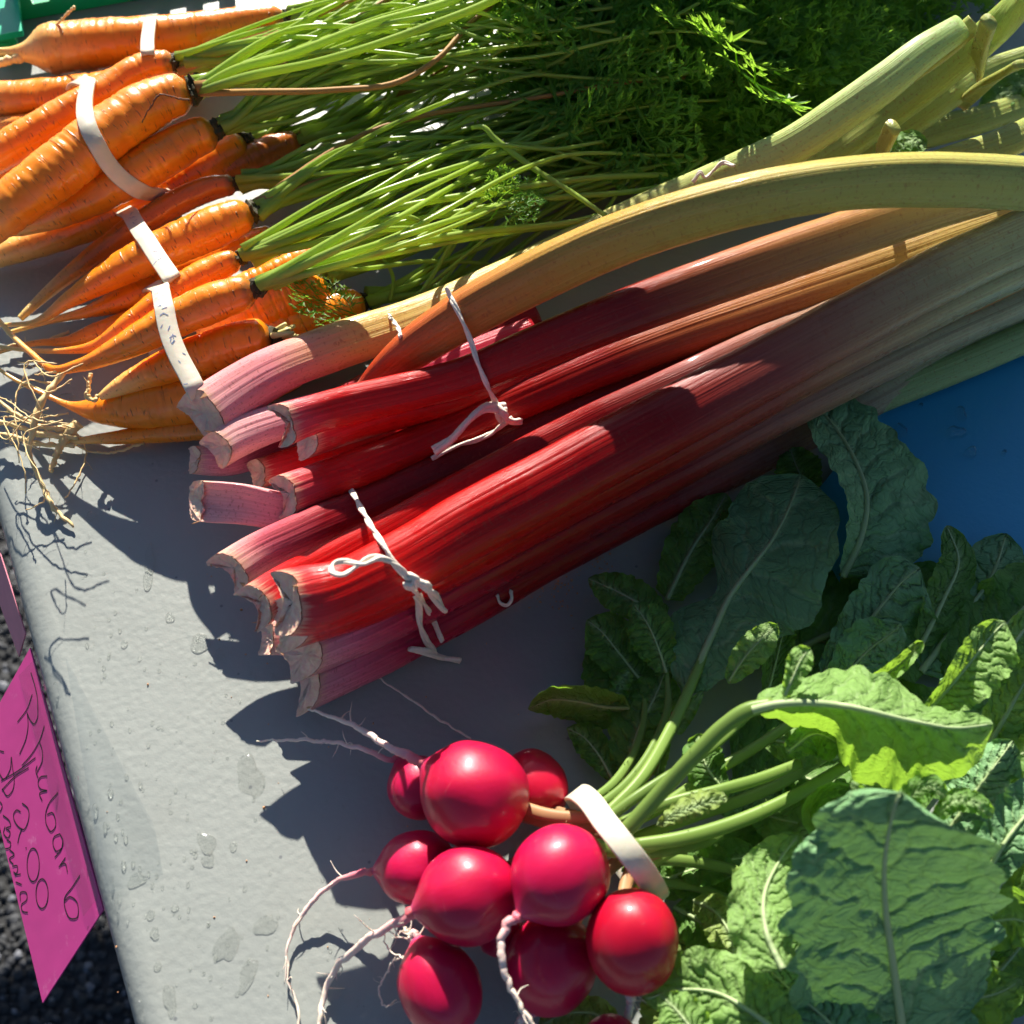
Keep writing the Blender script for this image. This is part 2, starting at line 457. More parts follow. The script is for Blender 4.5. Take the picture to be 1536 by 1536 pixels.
m = M('radish_skin')
nz = m.noise(m.uv(60, 4), 1, 4)
c = m.mix(m.rnd(), m.mix(nz, (0.40, 0.001, 0.010), (0.52, 0.002, 0.025)), m.mix(nz, (0.46, 0.002, 0.040), (0.60, 0.004, 0.085)))
soil = m.ramp(m.noise(m.uv(70, 4), 1, 6, 0.75), [(0.60, 0.0), (0.74, 1.0)])
c = m.mix(m.math('MULTIPLY', soil, 0.22), c, (0.16, 0.02, 0.015))
tipc = m.ramp(m.attr('s'), [(0.0, 0.0), (0.86, 0.0), (0.95, 0.2), (1.0, 0.5)])
c = m.mix(tipc, c, (0.72, 0.12, 0.30))
scar = m.math('MULTIPLY', m.ramp(m.noise(m.uv(40, 2.5), 1, 6, 0.7), [(0.62, 0.0), (0.70, 1.0)]), m.ramp(m.attr('s'), [(0.5, 0.0), (0.85, 1.0)]))
c = m.mix(m.math('MULTIPLY', scar, 0.65), c, (0.75, 0.38, 0.22))
fl = m.ramp(m.noise(m.uv(500, 5), 1, 3, 0.6), [(0.66, 0.0), (0.74, 1.0)])
c = m.mix(m.math('MULTIPLY', fl, 0.16), c, (0.75, 0.25, 0.25))
m.set(Base_Color=c, Roughness=0.42, Normal=m.bump(m.noise(m.uv(900, 60), 1, 3), 0.10, 0.0005, m.bump(nz, 0.22, 0.0015)), Coat_Weight=0.34, Coat_Roughness=0.11, Specular_IOR_Level=0.3, Subsurface_Weight=0.35, Subsurface_Scale=0.007)
m.b.inputs['Subsurface Radius'].default_value = (1.0, 0.12, 0.12)
MAT_RADISH = m.m
m = M('radish_root')
c = m.ramp(m.attr('s'), [(0.0, (0.60, 0.008, 0.06)), (0.10, (0.66, 0.08, 0.18)), (0.32, (0.86, 0.62, 0.58)), (1.0, (0.82, 0.74, 0.60))])
m.set(Base_Color=m.mix(m.math('MULTIPLY', m.noise(m.obj(), 300, 4), 0.4), c, (0.6, 0.45, 0.3)), Roughness=0.55, Subsurface_Weight=0.15, Subsurface_Scale=0.002)
MAT_TAP = m.m

MAT_BAND = plain('white_rubber', (0.66, 0.60, 0.47), 0.42, 0.14, 220, 0.35, Subsurface_Weight=0.15, Subsurface_Scale=0.003)
MAT_INK_BLUE = plain('blue_print', (0.12, 0.16, 0.30), 0.6)
MAT_TWINE = plain('cotton_twine', (0.80, 0.70, 0.58), 0.8, 0.15, 900, 0.6)
MAT_GREEN = plain('green_plastic', (0.0, 0.42, 0.16), 0.35, 0.12, 60, 0.05)
MAT_GREEN_D = plain('green_plastic_lip', (0.0, 0.50, 0.26), 0.3, 0.1, 60, 0.05)
m = M('pink_card'); v = m.obj()
scuff = m.ramp(m.noise(v, 110, 6, 0.7), [(0.60, 0.0), (0.72, 1.0)])
m.set(Base_Color=m.mix(m.math('MULTIPLY', scuff, 0.45), m.mix(m.noise(v, 40, 3), (0.58, 0.045, 0.25), (0.66, 0.055, 0.30)), (0.80, 0.35, 0.55)), Roughness=0.45, Coat_Weight=0.5, Coat_Roughness=0.15, Normal=m.bump(m.noise(v, 25, 3), 0.2, 0.003))
MAT_CARD = m.m
MAT_CARD_PALE = plain('pale_pink_card', (0.72, 0.26, 0.34), 0.4, 0.2, 80, 0.3)
MAT_INK = plain('black_marker', (0.012, 0.012, 0.016), 0.5)
m = M('clear_film')
tr_ = m.n('BsdfTransparent'); tr_.inputs[0].default_value = (0.97, 0.98, 0.98, 1)
gl_ = m.n('BsdfGlossy'); gl_.inputs['Roughness'].default_value = 0.12
mx_ = m.n('MixShader'); mx_.inputs[0].default_value = 0.07
m.l(tr_.outputs[0], mx_.inputs[1]); m.l(gl_.outputs[0], mx_.inputs[2]); m.l(mx_.outputs[0], m.out.inputs[0])
MAT_FILM = m.m
m = M('water')
tr_ = m.n('BsdfTransparent'); tr_.inputs[0].default_value = (0.97, 0.975, 0.96, 1)
rf_ = m.n('BsdfRefraction'); rf_.inputs['IOR'].default_value = 1.33; rf_.inputs['Roughness'].default_value = 0.0
gl_ = m.n('BsdfGlossy'); gl_.inputs['Roughness'].default_value = 0.06
m0_ = m.n('MixShader'); m0_.inputs[0].default_value = 0.30
m.l(tr_.outputs[0], m0_.inputs[1]); m.l(rf_.outputs[0], m0_.inputs[2])
fr_ = m.n('Fresnel'); fr_.inputs[0].default_value = 1.33
mx_ = m.n('MixShader')
m.l(m.math('MULTIPLY', m.math('MINIMUM', m.math('MULTIPLY', fr_.outputs[0], 1.4), 0.7), m.math('SUBTRACT', 1.0, m.n('NewGeometry').outputs['Backfacing'])), mx_.inputs[0])
m.l(m0_.outputs[0], mx_.inputs[1]); m.l(gl_.outputs[0], mx_.inputs[2]); m.l(mx_.outputs[0], m.out.inputs[0])
MAT_WATER = m.m
MAT_METAL = plain('grey_metal', (0.25, 0.26, 0.27), 0.4, 0.1, 100, 0.1, Metallic=0.8)

# ------------------------------------------------------------------ ground
me = bpy.data.meshes.new('ground')
me.from_pydata([(-40, -40, 0), (40, -40, 0), (40, 40, 0), (-40, 40, 0)], [], [(0, 1, 2, 3)])
me.materials.append(MAT_ASPHALT)
g = bpy.data.objects.new('ground', me); scene.collection.objects.link(g); g['kind'] = 'structure'
g['label'] = 'dark asphalt ground beneath the table'
# loose aggregate of the asphalt where it shows beside the table
ico = bmesh.new(); bmesh.ops.create_icosphere(ico, subdivisions=1, radius=1)
iv = np.array([x.co[:] for x in ico.verts]); iff = [tuple(x.index for x in q.verts) for q in ico.faces]; ico.free()
mb = MB(); tones = []
c0 = np.array(P(-60, 600, -T)); c1 = np.array(P(330, 1600, -T))
x0, x1 = min(c0[0], c1[0]) - 0.12, max(c0[0], c1[0]) + 0.1
y0, y1 = min(c0[1], c1[1]) - 0.1, max(c0[1], c1[1]) + 0.1
step = 0.0070
for yy in np.arange(y0, y1, step):
    for xx in np.arange(x0, x1, step):
        r = rng.uniform(0.0026, 0.0056)
        sc = r * rng.uniform(0.7, 1.25, 3) * np.array([1, 1, 0.62])
        a = rng.uniform(0, 6.28); ca, sa = math.cos(a), math.sin(a)
        vv = iv * (1 + rng.uniform(-0.22, 0.22, (len(iv), 1))) * sc
        vv = np.stack([vv[:, 0]*ca - vv[:, 1]*sa, vv[:, 0]*sa + vv[:, 1]*ca, vv[:, 2]], -1)
        mb.add(vv + [xx + rng.normal(0, .003), yy + rng.normal(0, .003), rng.uniform(0.0, 0.003)], iff)
        tones += [rng.random() ** 1.3] * len(iv)
v, f = mb.get()
o = mk('gravel', v, f, MAT_STONE, smooth=False, attrs={'tone': tones})
tag(o, 'dark grey stone aggregate of the asphalt beside the table', 'gravel', kind='stuff')

# ------------------------------------------------------------------ table
EA, EB = P(3, 790, -0.010), P(203, 1536, -0.010)
edir = nrm(EB - EA); edir[2] = 0; edir = nrm(edir)          # towards the viewer along the left edge
ein = np.array([-edir[1], edir[0], 0.0])                      # into the table
if ein[0] < 0: ein = -ein
EA = EA.copy(); EA[2] = 0
LEN_F, LEN_B, WID = 0.62, 1.15, 0.76
corner = lambda a, b: EA + edir * a + ein * b
tt = thing('folding_table', 'pale grey moulded plastic folding table under the vegetables', 'table', (*corner(0, 0.3)[:2], 0))
bm = bmesh.new()
cs = [corner(-LEN_B, 0), corner(LEN_F, 0), corner(LEN_F, WID), corner(-LEN_B, WID)]
lo = [bm.verts.new((c[0], c[1], T - 0.045)) for c in cs]; hi = [bm.verts.new((c[0], c[1], T)) for c in cs]
bm.faces.new(hi); bm.faces.new(lo[::-1])
for i in range(4): bm.faces.new((lo[i], lo[(i+1) % 4], hi[(i+1) % 4], hi[i]))
bmesh.ops.recalc_face_normals(bm, faces=bm.faces)
bmesh.ops.bevel(bm, geom=[e for e in bm.edges if abs(e.verts[0].co.z - e.verts[1].co.z) > 0.01], offset=0.05, segments=8, profile=0.5, affect='EDGES')
bmesh.ops.bevel(bm, geom=[e for e in bm.edges if min(e.verts[0].co.z, e.verts[1].co.z) > T - 0.001], offset=0.011, segments=6, profile=0.5, affect='EDGES')
bm.verts.ensure_lookup_table()
v = [x.co[:] for x in bm.verts]; bm.verts.index_update(); f = [tuple(x.index for x in q.verts) for q in bm.faces]; bm.free()
mk('tabletop', v, f, MAT_TABLE, tt)
for a in (-LEN_B + 0.2, LEN_F - 0.2):
    for b in (0.08, WID - 0.08):
        c = corner(a, b)
        v, f = tube(np.array([[c[0], c[1], 0.0], [c[0], c[1], 0.3], [c[0], c[1], T - 0.046]]), 0.0125, 12, (0, 1, 0))
        mk('leg', v, f, MAT_METAL, tt)

# thin blue sheet added as the bluish shade on the tabletop at right
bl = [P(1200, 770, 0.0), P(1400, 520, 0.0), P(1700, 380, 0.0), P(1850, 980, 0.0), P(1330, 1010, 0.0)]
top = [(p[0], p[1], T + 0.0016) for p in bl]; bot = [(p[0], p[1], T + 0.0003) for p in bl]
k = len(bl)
o = mk('shade_sheet', top + bot, [tuple(range(k))] + [(i, i + k, (i+1) % k + k, (i+1) % k) for i in range(k)] , MAT_SHADE_BLUE, smooth=False, origin=(*P(1450, 700, 0)[:2], T))
tag(o, 'deep blue sheet standing in for shaded table between rhubarb and radish leaves', 'painted shade')

# ------------------------------------------------------------------ rhubarb
def rh_section(n, m, w, t, conc, seed, ribs=25):
    th = np.linspace(0, 2*np.pi, m, endpoint=False)
    c, s = np.cos(th), np.sin(th)
    e = 2 / 2.7
    x = np.sign(c) * np.abs(c) ** e; y = np.sign(s) * np.abs(s) ** e
    S = np.zeros((n, m, 2))
    outer = np.clip(s, 0, 1)
    for i in range(n):
        rib = 1 + (0.012 + 0.008 * np.sin(3 * th + seed)) * np.cos(ribs * th + 0.7 * wob(seed, np.array([i / n * 3.0]))[0]) * outer
        yy = np.where(y > 0, y * 0.58, y * 0.42)
        yy = yy + np.where(s < 0, conc[i] * (1 - x ** 2) * 0.9, 0)
        S[i, :, 0] = x * 0.5 * w[i] * rib
        S[i, :, 1] = yy * t[i] * rib
    return S, th

RM = 72
def rot2(S, deg):
    a = np.radians(deg)[:, None] if np.ndim(deg) else math.radians(deg)
    return np.stack([S[..., 0] * np.cos(a) - S[..., 1] * np.sin(a), S[..., 0] * np.sin(a) + S[..., 1] * np.cos(a)], -1)

def stalk(label, pts, mat, ratio=0.68, conc0=0.25, roll=0, seed=1, n=90, frayed=True, end_cut=False, group='rhubarb stalks in the tied bundles', skew=0.0, name='rhubarb_stalk', raw=False, tilt=0.95):
    """pts: px, py, h of centre, width in pixels"""
    pts = [(p[0], p[1], p[2] + max(0, p[2] - .014) * (0 if raw else 1.1), p[3]) for p in pts]
    C, ex = world_path(pts, n)
    w = np.array([ex[i, 0] * mpp(C[i]) for i in range(n)])
    d = np.concatenate([[0], np.cumsum(np.linalg.norm(np.diff(C, axis=0), axis=1))])
    t = w * ratio
    base = np.exp(-d / 0.018)
    conc = 0.12 + conc0 * base
    S, th = rh_section(n, RM, w, t, conc, seed)
    jit = 1 + 0.02 * wob(seed + 5, d * 60)
    S = S * jit[:, None, None]
    S = rot2(S, roll + 6 * wob(seed + 9, d * 12))
    # slanted cut and torn rim at the base
    tv, s_, u_ = frames(C, (0, -0.45, 0.9))
    V, F = sweep(C, S, (0, -0.45, 0.9), caps=True)
    m_ = RM
    off = tilt * S[0, :, 1] + skew * S[0, :, 0] + 0.0006 * wob(seed + 2, np.cos(th) * 2, np.sin(th) * 2) + 0.00010 * rng.normal(size=m_)
    for i in range(9):
        k = (1 - i / 9) ** 1.3
        V[i*m_:(i+1)*m_] += tv[0] * (off * k)[:, None]
    loc = P(pts[0][0], pts[0][1], 0); 
    o = thing(name, label, 'rhubarb', (C[0][0], C[0][1], T), group)
    uv = np.stack([np.repeat(d, m_), np.tile(th / (2*np.pi), n)], -1)
    uv = np.vstack([uv, [0, 0.25], [d[-1], 0.25]])
    s_at = np.concatenate([np.repeat(d / d[-1], m_), [0, 1]])
    body = mk('stalk', V, [q for q in F if n*m_ not in q], mat, o, uv=uv, attrs={'s': s_at}, reg=True)
    if frayed:
        rim = V[:m_]
        cen = rim.mean(0)
        rings = [1.0, 0.88, 0.72, 0.5, 0.25]
        vv = []; ss = []
        for k, q in enumerate(rings):
            dep = 0.0 if k == 0 else (0.0022 * (1 - q) + 0.00045 * rng.normal(size=m_))
            pushed = cen + (rim - cen) * q + tv[0][None] * (np.zeros(m_) + dep)[:, None]
            if k == 0: pushed = pushed - tv[0] * 0.0003
            vv.append(pushed); ss += [q] * m_
        vv = np.vstack(vv + [cen[None] + tv[0] * 0.002]); ss.append(0)
        ff = grid_faces(len(rings), m_)
        nn = (len(rings) - 1) * m_
        ff += [(nn + j, nn + (j + 1) % m_, len(vv) - 1) for j in range(m_)]
        mk('cut_end', vv, ff, MAT_FLESH, o, attrs={'s': ss}, smooth=True)
        # torn strips of skin at the rim
        mb = MB()
        for k in range(1 if seed % 2 else 2):
            j = int(rng.integers(0, m_)); L = rng.uniform(0.0006, 0.002); wd = int(rng.integers(1, 3))
            a, b = rim[j], rim[(j + wd) % m_]
            tip = (a + b) / 2 - tv[0] * L + rng.normal(0, 0.0009, 3)
            th_ = nrm(np.cross(b - a, tv[0])) * 0.0005
            q = np.array([a, b, tip, a + th_, b + th_, tip + th_])
            mb.add(q, [(0, 1, 2), (5, 4, 3), (0, 3, 4, 1), (1, 4, 5, 2), (2, 5, 3, 0)])
        v, f = mb.get()
        mk('torn_skin', v, f, MAT_BROWNED, o, smooth=False)
    return o

R = 'rhubarb stalk '
# lower layer first
stalk('dark magenta rhubarb stalk end tucked under the pale yellow stalk', [(288, 690, 0.0160, 42), (340, 690, 0.0160, 48), (450, 640, 0.0160, 50), (600, 560, 0.0160, 52), (800, 470, 0.0160, 52)], MAT_RH_PINK, raw=True, seed=11)
stalk('short red rhubarb stalk end between the two pink cut ends', [(382, 712, 0.0200, 44), (460, 690, 0.0200, 50), (600, 650, 0.0210, 55), (800, 560, 0.0220, 55), (1000, 470, 0.0220, 55)], MAT_RH_RED, raw=True, seed=12)
stalk('pale pink channelled rhubarb end with browned edges poking out between the bundles', [(300, 752, .030, 62), (360, 756, .030, 62), (430, 768, .027, 58), (500, 770, .021, 52), (600, 735, .014, 50), (760, 660, .010, 50), (1000, 560, .010, 50)], MAT_RH_PALE, raw=True, seed=13, conc0=0.9, roll=165, skew=0.15)
stalk('browned rhubarb end lying lowest under the bright red stalk', [(395, 955, 0.0170, 55), (470, 950, 0.0170, 62), (600, 890, 0.0180, 62), (800, 790, 0.0180, 60), (1000, 690, 0.0180, 56)], MAT_RH_PINK, raw=True, seed=14)
stalk('pale green rhubarb stalk on the table below the bundle', [(800, 850, .0085, 40), (1000, 745, .0085, 48), (1060, 708, .009, 50), (1150, 668, .009, 52), (1260, 618, .009, 52), (1420, 555, .009, 50), (1600, 480, .010, 48)], MAT_RH_GREEN, seed=15)
stalk('pink based rhubarb stalk lowest in the bundle, torn strip at its end', [(450, 1028, .0090, 84), (500, 1005, .0090, 82), (580, 965, .0090, 84), (700, 900, .0090, 82), (800, 842, .0090, 80), (950, 762, .0090, 80), (1100, 692, .0090, 76), (1300, 592, .0090, 72), (1420, 525, .0090, 70), (1600, 445, .0090, 66)], MAT_RH_PINK, seed=16, conc0=0.4, skew=-0.35)
stalk('grey green rhubarb stalk partly hidden behind the broad red one', [(900, 600, .010, 50), (1100, 520, .011, 60), (1300, 460, .012, 66), (1420, 445, .013, 68), (1600, 400, .013, 66)], MAT_RH_GREEN, seed=17)
# lower bundle, upper layer
stalk('dark maroon rhubarb stalk with pale pink cut end and brown rim', [(338, 862, .020, 66), (380, 835, .020, 64), (450, 800, .021, 60), (560, 752, .021, 56), (700, 690, .023, 54), (850, 622, .026, 54), (1000, 555, .030, 54), (1200, 470, .034, 52), (1400, 400, .036, 50), (1640, 320, .036, 48)], MAT_RH_MAROON, seed=18, conc0=0.5, skew=0.2)
stalk('glossy red rhubarb stalk with a cream torn base beside the broad one', [(375, 915, .024, 70), (420, 885, .024, 66), (500, 840, .025, 58), (600, 785, .026, 54), (720, 718, .028, 52), (850, 650, .031, 52), (1000, 580, .036, 50), (1200, 490, .038, 50), (1400, 418, .040, 48), (1640, 330, .040, 48)], MAT_RH_RED, seed=19, conc0=0.6)
stalk('broad bright red rhubarb stalk topmost under the bow of string', [(418, 905, .060, 96), (450, 902, .060, 104), (510, 888, .060, 98), (600, 848, .060, 100), (700, 790, .060, 104), (800, 738, .061, 104), (900, 684, .063, 100), (1000, 632, .066, 98), (1150, 552, .071, 92), (1300, 470, .075, 88), (1430, 402, .077, 84), (1600, 325, .079, 80)], MAT_RH_RED, seed=20, ratio=0.72, raw=True, roll=-8, conc0=0.5, skew=0.1)
stalk('olive rhubarb stalk added inside the lower bundle to stop stray sun', [(760, 770, .030, 60), (900, 695, .032, 76), (1100, 592, .037, 80), (1300, 500, .041, 80), (1450, 436, .043, 80), (1640, 350, .044, 78)], MAT_RH_BROWN, seed=51, ratio=1.25, raw=True)  # hidden filler, added so no sun passes beneath the bundle
stalk('brown green rhubarb stalk added low inside the lower bundle to stop stray sun', [(860, 715, .018, 56), (1000, 645, .020, 68), (1200, 548, .022, 72), (1400, 462, .024, 74), (1640, 360, .025, 72)], MAT_RH_GREEN, seed=52, ratio=1.3, raw=True)  # second added filler, closing the lower gap to the sun
# upper bundle
stalk('small pale pink rhubarb end between the yellow stalk and the red stalk', [(322, 678, .033, 56), (360, 655, .033, 58), (420, 632, .033, 54), (520, 605, .031, 52), (640, 560, .029, 50), (800, 500, .027, 50)], MAT_RH_PALE, raw=True, seed=21, conc0=0.3)
stalk('magenta based rhubarb stalk passing under the knot of the upper string', [(418, 748, .023, 66), (470, 728, .023, 62), (540, 702, .024, 60), (640, 662, .024, 60), (740, 618, .027, 58), (850, 572, .031, 58), (1000, 512, .036, 62), (1150, 460, .039, 66), (1350, 390, .040, 66), (1620, 295, .040, 62)], MAT_RH_BROWN, seed=22, conc0=0.5)
stalk('pale yellow rhubarb stalk with pink base lying against the carrots', [(298, 632, .024, 88), (345, 598, .025, 82), (400, 563, .026, 74), (500, 522, .026, 70), (620, 482, .025, 66), (760, 420, .024, 60), (900, 352, .024, 60), (1000, 306, .029, 58), (1100, 262, .035, 58), (1180, 224, .041, 58), (1260, 172, .046, 58), (1330, 122, .050, 56), (1385, 78, .053, 50), (1440, 42, .055, 40)], MAT_RH_YEL, seed=23, conc0=0.3, n=120)
stalk('glossy dark red rhubarb stalk under the upper string, frayed white end', [(415, 640, .060, 66), (450, 628, .060, 60), (520, 608, .060, 58), (600, 590, .060, 58), (700, 564, .063, 60), (800, 524, .071, 66), (900, 484, .079, 70), (1050, 428, .087, 74), (1200, 376, .091, 74), (1350, 326, .092, 70), (1620, 245, .090, 66)], MAT_RH_BROWN, seed=24, raw=True, roll=-18, conc0=0.7, skew=0.25)
stalk('arched yellow orange rhubarb stalk lying over the upper bundle', [(540, 592, .046, 30), (570, 562, .054, 44), (620, 522, .064, 62), (690, 476, .074, 74), (800, 416, .086, 78), (950, 350, .104, 80), (1100, 304, .115, 80), (1300, 272, .120, 80), (1450, 270, .118, 80), (1620, 282, .112, 78)], MAT_RH_ORANGE, seed=25, ratio=0.66, frayed=False, raw=True, roll=-42)
stalk('deep red rhubarb stalk buried under the broad bright red one', [(424, 938, .036, 80), (520, 905, .039, 86), (650, 850, .040, 86), (800, 770, .041, 86), (1000, 665, .050, 84), (1200, 555, .058, 82), (1450, 428, .063, 80), (1640, 340, .065, 78)], MAT_RH_RED, seed=26, ratio=1.1, raw=True)
stalk('wine red rhubarb stalk inside the lower bundle above the lowest one', [(440, 990, .022, 66), (540, 945, .023, 74), (700, 865, .023, 74), (900, 760, .026, 74), (1100, 655, .032, 64), (1400, 505, .036, 62), (1640, 400, .038, 60)], MAT_RH_PINK, seed=28, ratio=1.25, raw=True)
stalk('dark red rhubarb stalk buried under the glossy one of the upper bundle', [(450, 665, .042, 50), (560, 625, .043, 56), (700, 590, .043, 58), (900, 510, .055, 58), (1100, 440, .064, 58), (1400, 335, .068, 56), (1640, 262, .066, 54)], MAT_RH_RED, seed=27, ratio=.95, raw=True)
# tops at the upper right
g2 = 'trimmed rhubarb tops'
SH3 = stalk('pale green split tip beside the end of the yellow rhubarb stalk', [(1330, 132, .046, 30), (1380, 98, .049, 34), (1430, 62, .053, 32), (1462, 34, .056, 30)], MAT_RH_LIME, seed=31, group=g2, frayed=False)
stalk('olive rhubarb top running behind the arched stalk to the corner', [(1150, 290, 0.022, 50), (1236, 236, 0.027, 54), (1330, 170, 0.032, 54), (1410, 112, 0.041, 52), (1480, 55, 0.051, 50), (1560, -20, 0.065, 50)], MAT_RH_LIME, seed=32, group=g2, conc0=0.1)
SH2 = stalk('forked yellow green rhubarb top beside the olive one', [(1250, 262, 0.019, 44), (1340, 200, 0.024, 48), (1420, 145, 0.030, 44), (1470, 112, 0.032, 36), (1560, 78, 0.035, 30)], MAT_RH_LIME, seed=33, group=g2)
SH4 = stalk('flat lime rhubarb top between the forked one and the arched stalk', [(1320, 225, 0.014, 40), (1400, 198, 0.016, 44), (1470, 180, 0.018, 42), (1580, 140, 0.019, 36)], MAT_RH_LIME, seed=34, group=g2)
stalk('sunlit yellow rhubarb top just above the arched stalk', [(1360, 262, 0.035, 40), (1430, 240, 0.041, 44), (1490, 222, 0.042, 46), (1600, 170, 0.043, 46)], MAT_RH_LIME, seed=35, group=g2)
SH1 = stalk('short trimmed rhubarb side shoot with a scrap of leaf', [(1318, 250, 0.041, 24), (1324, 222, 0.049, 25), (1338, 192, 0.057, 27)], MAT_RH_LIME, seed=36, n=30, group=g2, frayed=False)
stalk('thin upright lime rhubarb side shoot near the corner', [(1440, 160, 0.027, 22), (1475, 130, 0.038, 22), (1530, 98, 0.049, 22)], MAT_RH_LIME, seed=37, n=30, group=g2, frayed=False)
stalk('blunt cream rhubarb tip standing in front of the corner', [(1462, 110, 0.041, 28), (1470, 70, 0.054, 28), (1482, 34, 0.065, 27)], MAT_RH_LIME, seed=38, n=30, group=g2, frayed=False)

# ------------------------------------------------------------------ carrots
def carrot(label, pts, group, mat=MAT_CARROT, seed=1, n=170, m_=28, tails=(), crown=True):
    """pts from the crown to the tip: px, py, h of centre, radius px"""
    C, ex = world_path(pts, n)
    r = np.array([max(ex[i, 0], 0.8) * mpp(C[i]) for i in range(n)])
    d = np.concatenate([[0], np.cumsum(np.linalg.norm(np.diff(C, axis=0), axis=1))])
    s = d / d[-1]
    shoulder = np.sqrt(np.clip(1 - (1 - np.clip(d / (r.max() * 0.75), 0, 1)) ** 2, 0.03, 1)) * 0.8 + 0.2 * np.clip(d / (r.max() * 0.5), 0, 1)
    shoulder = np.maximum(shoulder, 0.22)
    r = r * shoulder
    th = np.linspace(0, 2*np.pi, m_, endpoint=False)
    D, TH = np.meshgrid(d, th, indexing='ij')
    lump = 0.05 * wob(seed, D * 70, np.cos(TH), np.sin(TH)) + 0.022 * wob(seed + 1, D * 330, np.cos(TH) * 1.2, np.sin(TH) * 1.2)
    g_ = np.random.default_rng(seed)
    for k in range(60):                       # shallow growth rings that run part of the way round
        dk = g_.uniform(0.004, d[-1] * 0.9); ak = g_.uniform(0, 6.28); wk = g_.uniform(0.6, 2.2)
        da = np.abs((TH - ak + np.pi) % (2*np.pi) - np.pi)
        lump -= g_.uniform(0.012, 0.034) * np.exp(-((D - dk) / 0.00055) ** 2) * np.exp(-(da / wk) ** 4)
    sec = np.stack([np.cos(TH), np.sin(TH)], -1) * (r[:, None] * (1 + lump))[..., None]
    V, F = sweep(C, sec, (0, 0, 1))
    o = thing('carrot', label, 'carrot', (C[n//3][0], C[n//3][1], T), group)
    uv = np.vstack([np.stack([np.repeat(d, m_), np.tile(th / (2*np.pi), n)], -1), [0, 0], [d[-1], 0]])
    mk('root', V, F, mat, o, uv=uv, attrs={'s': np.concatenate([np.repeat(s, m_), [0, 1]])}, reg=True)
    t0 = nrm(C[0] - C[4])
    if crown:
        a = np.linspace(-0.0018, 0.0038, 7)
        rr = r[8] * 0.62 * np.array([1.0, 1.05, 1.0, 0.92, 0.8, 0.62, 0.3])
        CC = C[0] + t0 * a[:, None]
        th2 = np.linspace(0, 2*np.pi, 16, endpoint=False)
        sec = np.stack([np.cos(th2), np.sin(th2)], -1)[None] * rr[:, None, None] * (1 + 0.16 * rng.normal(size=(7, 16, 1)))
        v, f = sweep(CC, sec, (0, 0, 1))
        mk('crown', v, f, MAT_CROWN, o, smooth=False)
    for tl in tails:
        rootlet(o, tl)
    return o, C[0] + t0 * 0.002, t0

def rootlet(parent, pts, mat=None, hair=True):
    """pts: px, py, h, radius px"""
    C, ex = world_path(pts, max(14, 7 * len(pts)))
    r = np.array([ex[i, 0] * mpp(C[i]) for i in range(len(C))])
    r = np.maximum(r, 0.00012)
    L = np.arange(len(C))
    C = C + 0.0004 * np.stack([wob(int(abs(pts[0][0]) * 7 + k), L * 0.9) for k in range(3)], -1) * np.minimum(1, L / 4)[:, None]
    r = r * (1 + 0.18 * rng.normal(size=len(r)).clip(-1.5, 1.5))
    mb = MB(); mb.add(*tube(C, r, 7))
    if hair:
        for k in range(3):
            i = int(rng.integers(2, len(C) - 2)); dd = nrm(rng.normal(size=3))
            mb.add(*tube(np.array([C[i], C[i] + dd * 0.002, C[i] + dd * 0.004 + rng.normal(0, .0007, 3)]), [r[i] * 0.35, r[i] * 0.2, 0.00006], 4))
    v, f = mb.get()
    return mk('rootlet', v, f, mat or MAT_ROOT, parent, attrs={'s': [0.7] * len(v)})

CROWNS = []
GA, GB, GC, GD = 'carrots in the topmost bunch', 'carrots in the largest banded bunch', 'carrots in the middle bunch', 'carrots in the bunch by the rhubarb'
def add_carrot(bunch, *a, **k):
    o, c, t = carrot(*a, **k); CROWNS.append((bunch, o, c, t)); return o

add_carrot('A', 'fat carrot with forked pale tail, lying alone beside the green basket', [(432, 24, .020, 15), (400, 28, .019, 20), (330, 42, .018, 27), (220, 60, .018, 33), (120, 70, .018, 36), (66, 76, .018, 34), (44, 78, .018, 18), (22, 78, .018, 9), (-10, 78, .018, 6)], GA, seed=41,
    tails=[[(40, 84, .017, 8), (18, 90, .017, 7), (-15, 97, .016, 5)], [(82, 40, .028, 2), (96, 26, .034, 2), (112, 10, .040, 2.4)]])
add_carrot('A', 'lumpy carrot half hidden beneath the bunch beside the fat one', [(300, 118, .014, 20), (250, 122, .012, 27), (150, 138, .011, 29), (60, 148, .010, 29), (-20, 150, .010, 26), (-90, 150, .010, 20)], GA, seed=42)
add_carrot('A', 'carrot tip just showing below the lumpy carrot', [(160, 175, .009, 20), (80, 182, .008, 18), (30, 186, .0075, 14), (-30, 190, .0065, 9)], GA, seed=43, crown=False)
add_carrot('B', 'slim carrot uppermost edge of the largest bunch', [(266, 94, .040, 18), (232, 98, .039, 21), (150, 142, .036, 25), (60, 196, .032, 27), (-40, 250, .028, 25), (-120, 290, .026, 20)], GB, seed=44)
add_carrot('B', 'thick smooth carrot on top of the largest bunch with a dark dry rootlet', [(290, 136, .050, 27), (250, 146, .050, 33), (150, 208, .048, 39), (60, 276, .044, 39), (-40, 350, .038, 32), (-120, 400, .034, 24)], GB, seed=45)
rootlet(CROWNS[-1][1], [(284, 150, .062, 1.6), (262, 146, .066, 1.5), (240, 143, .068, 1.4), (225, 160, .064, 1.2), (214, 184, .058, .8)], MAT_ROOT_DARK)
add_carrot('B', 'knobbly carrot with a pale thin tip in the largest bunch', [(326, 194, .038, 25), (290, 208, .037, 29), (200, 262, .034, 31), (110, 308, .029, 25), (40, 335, .025, 18), (-20, 346, .022, 10)], GB, seed=46)
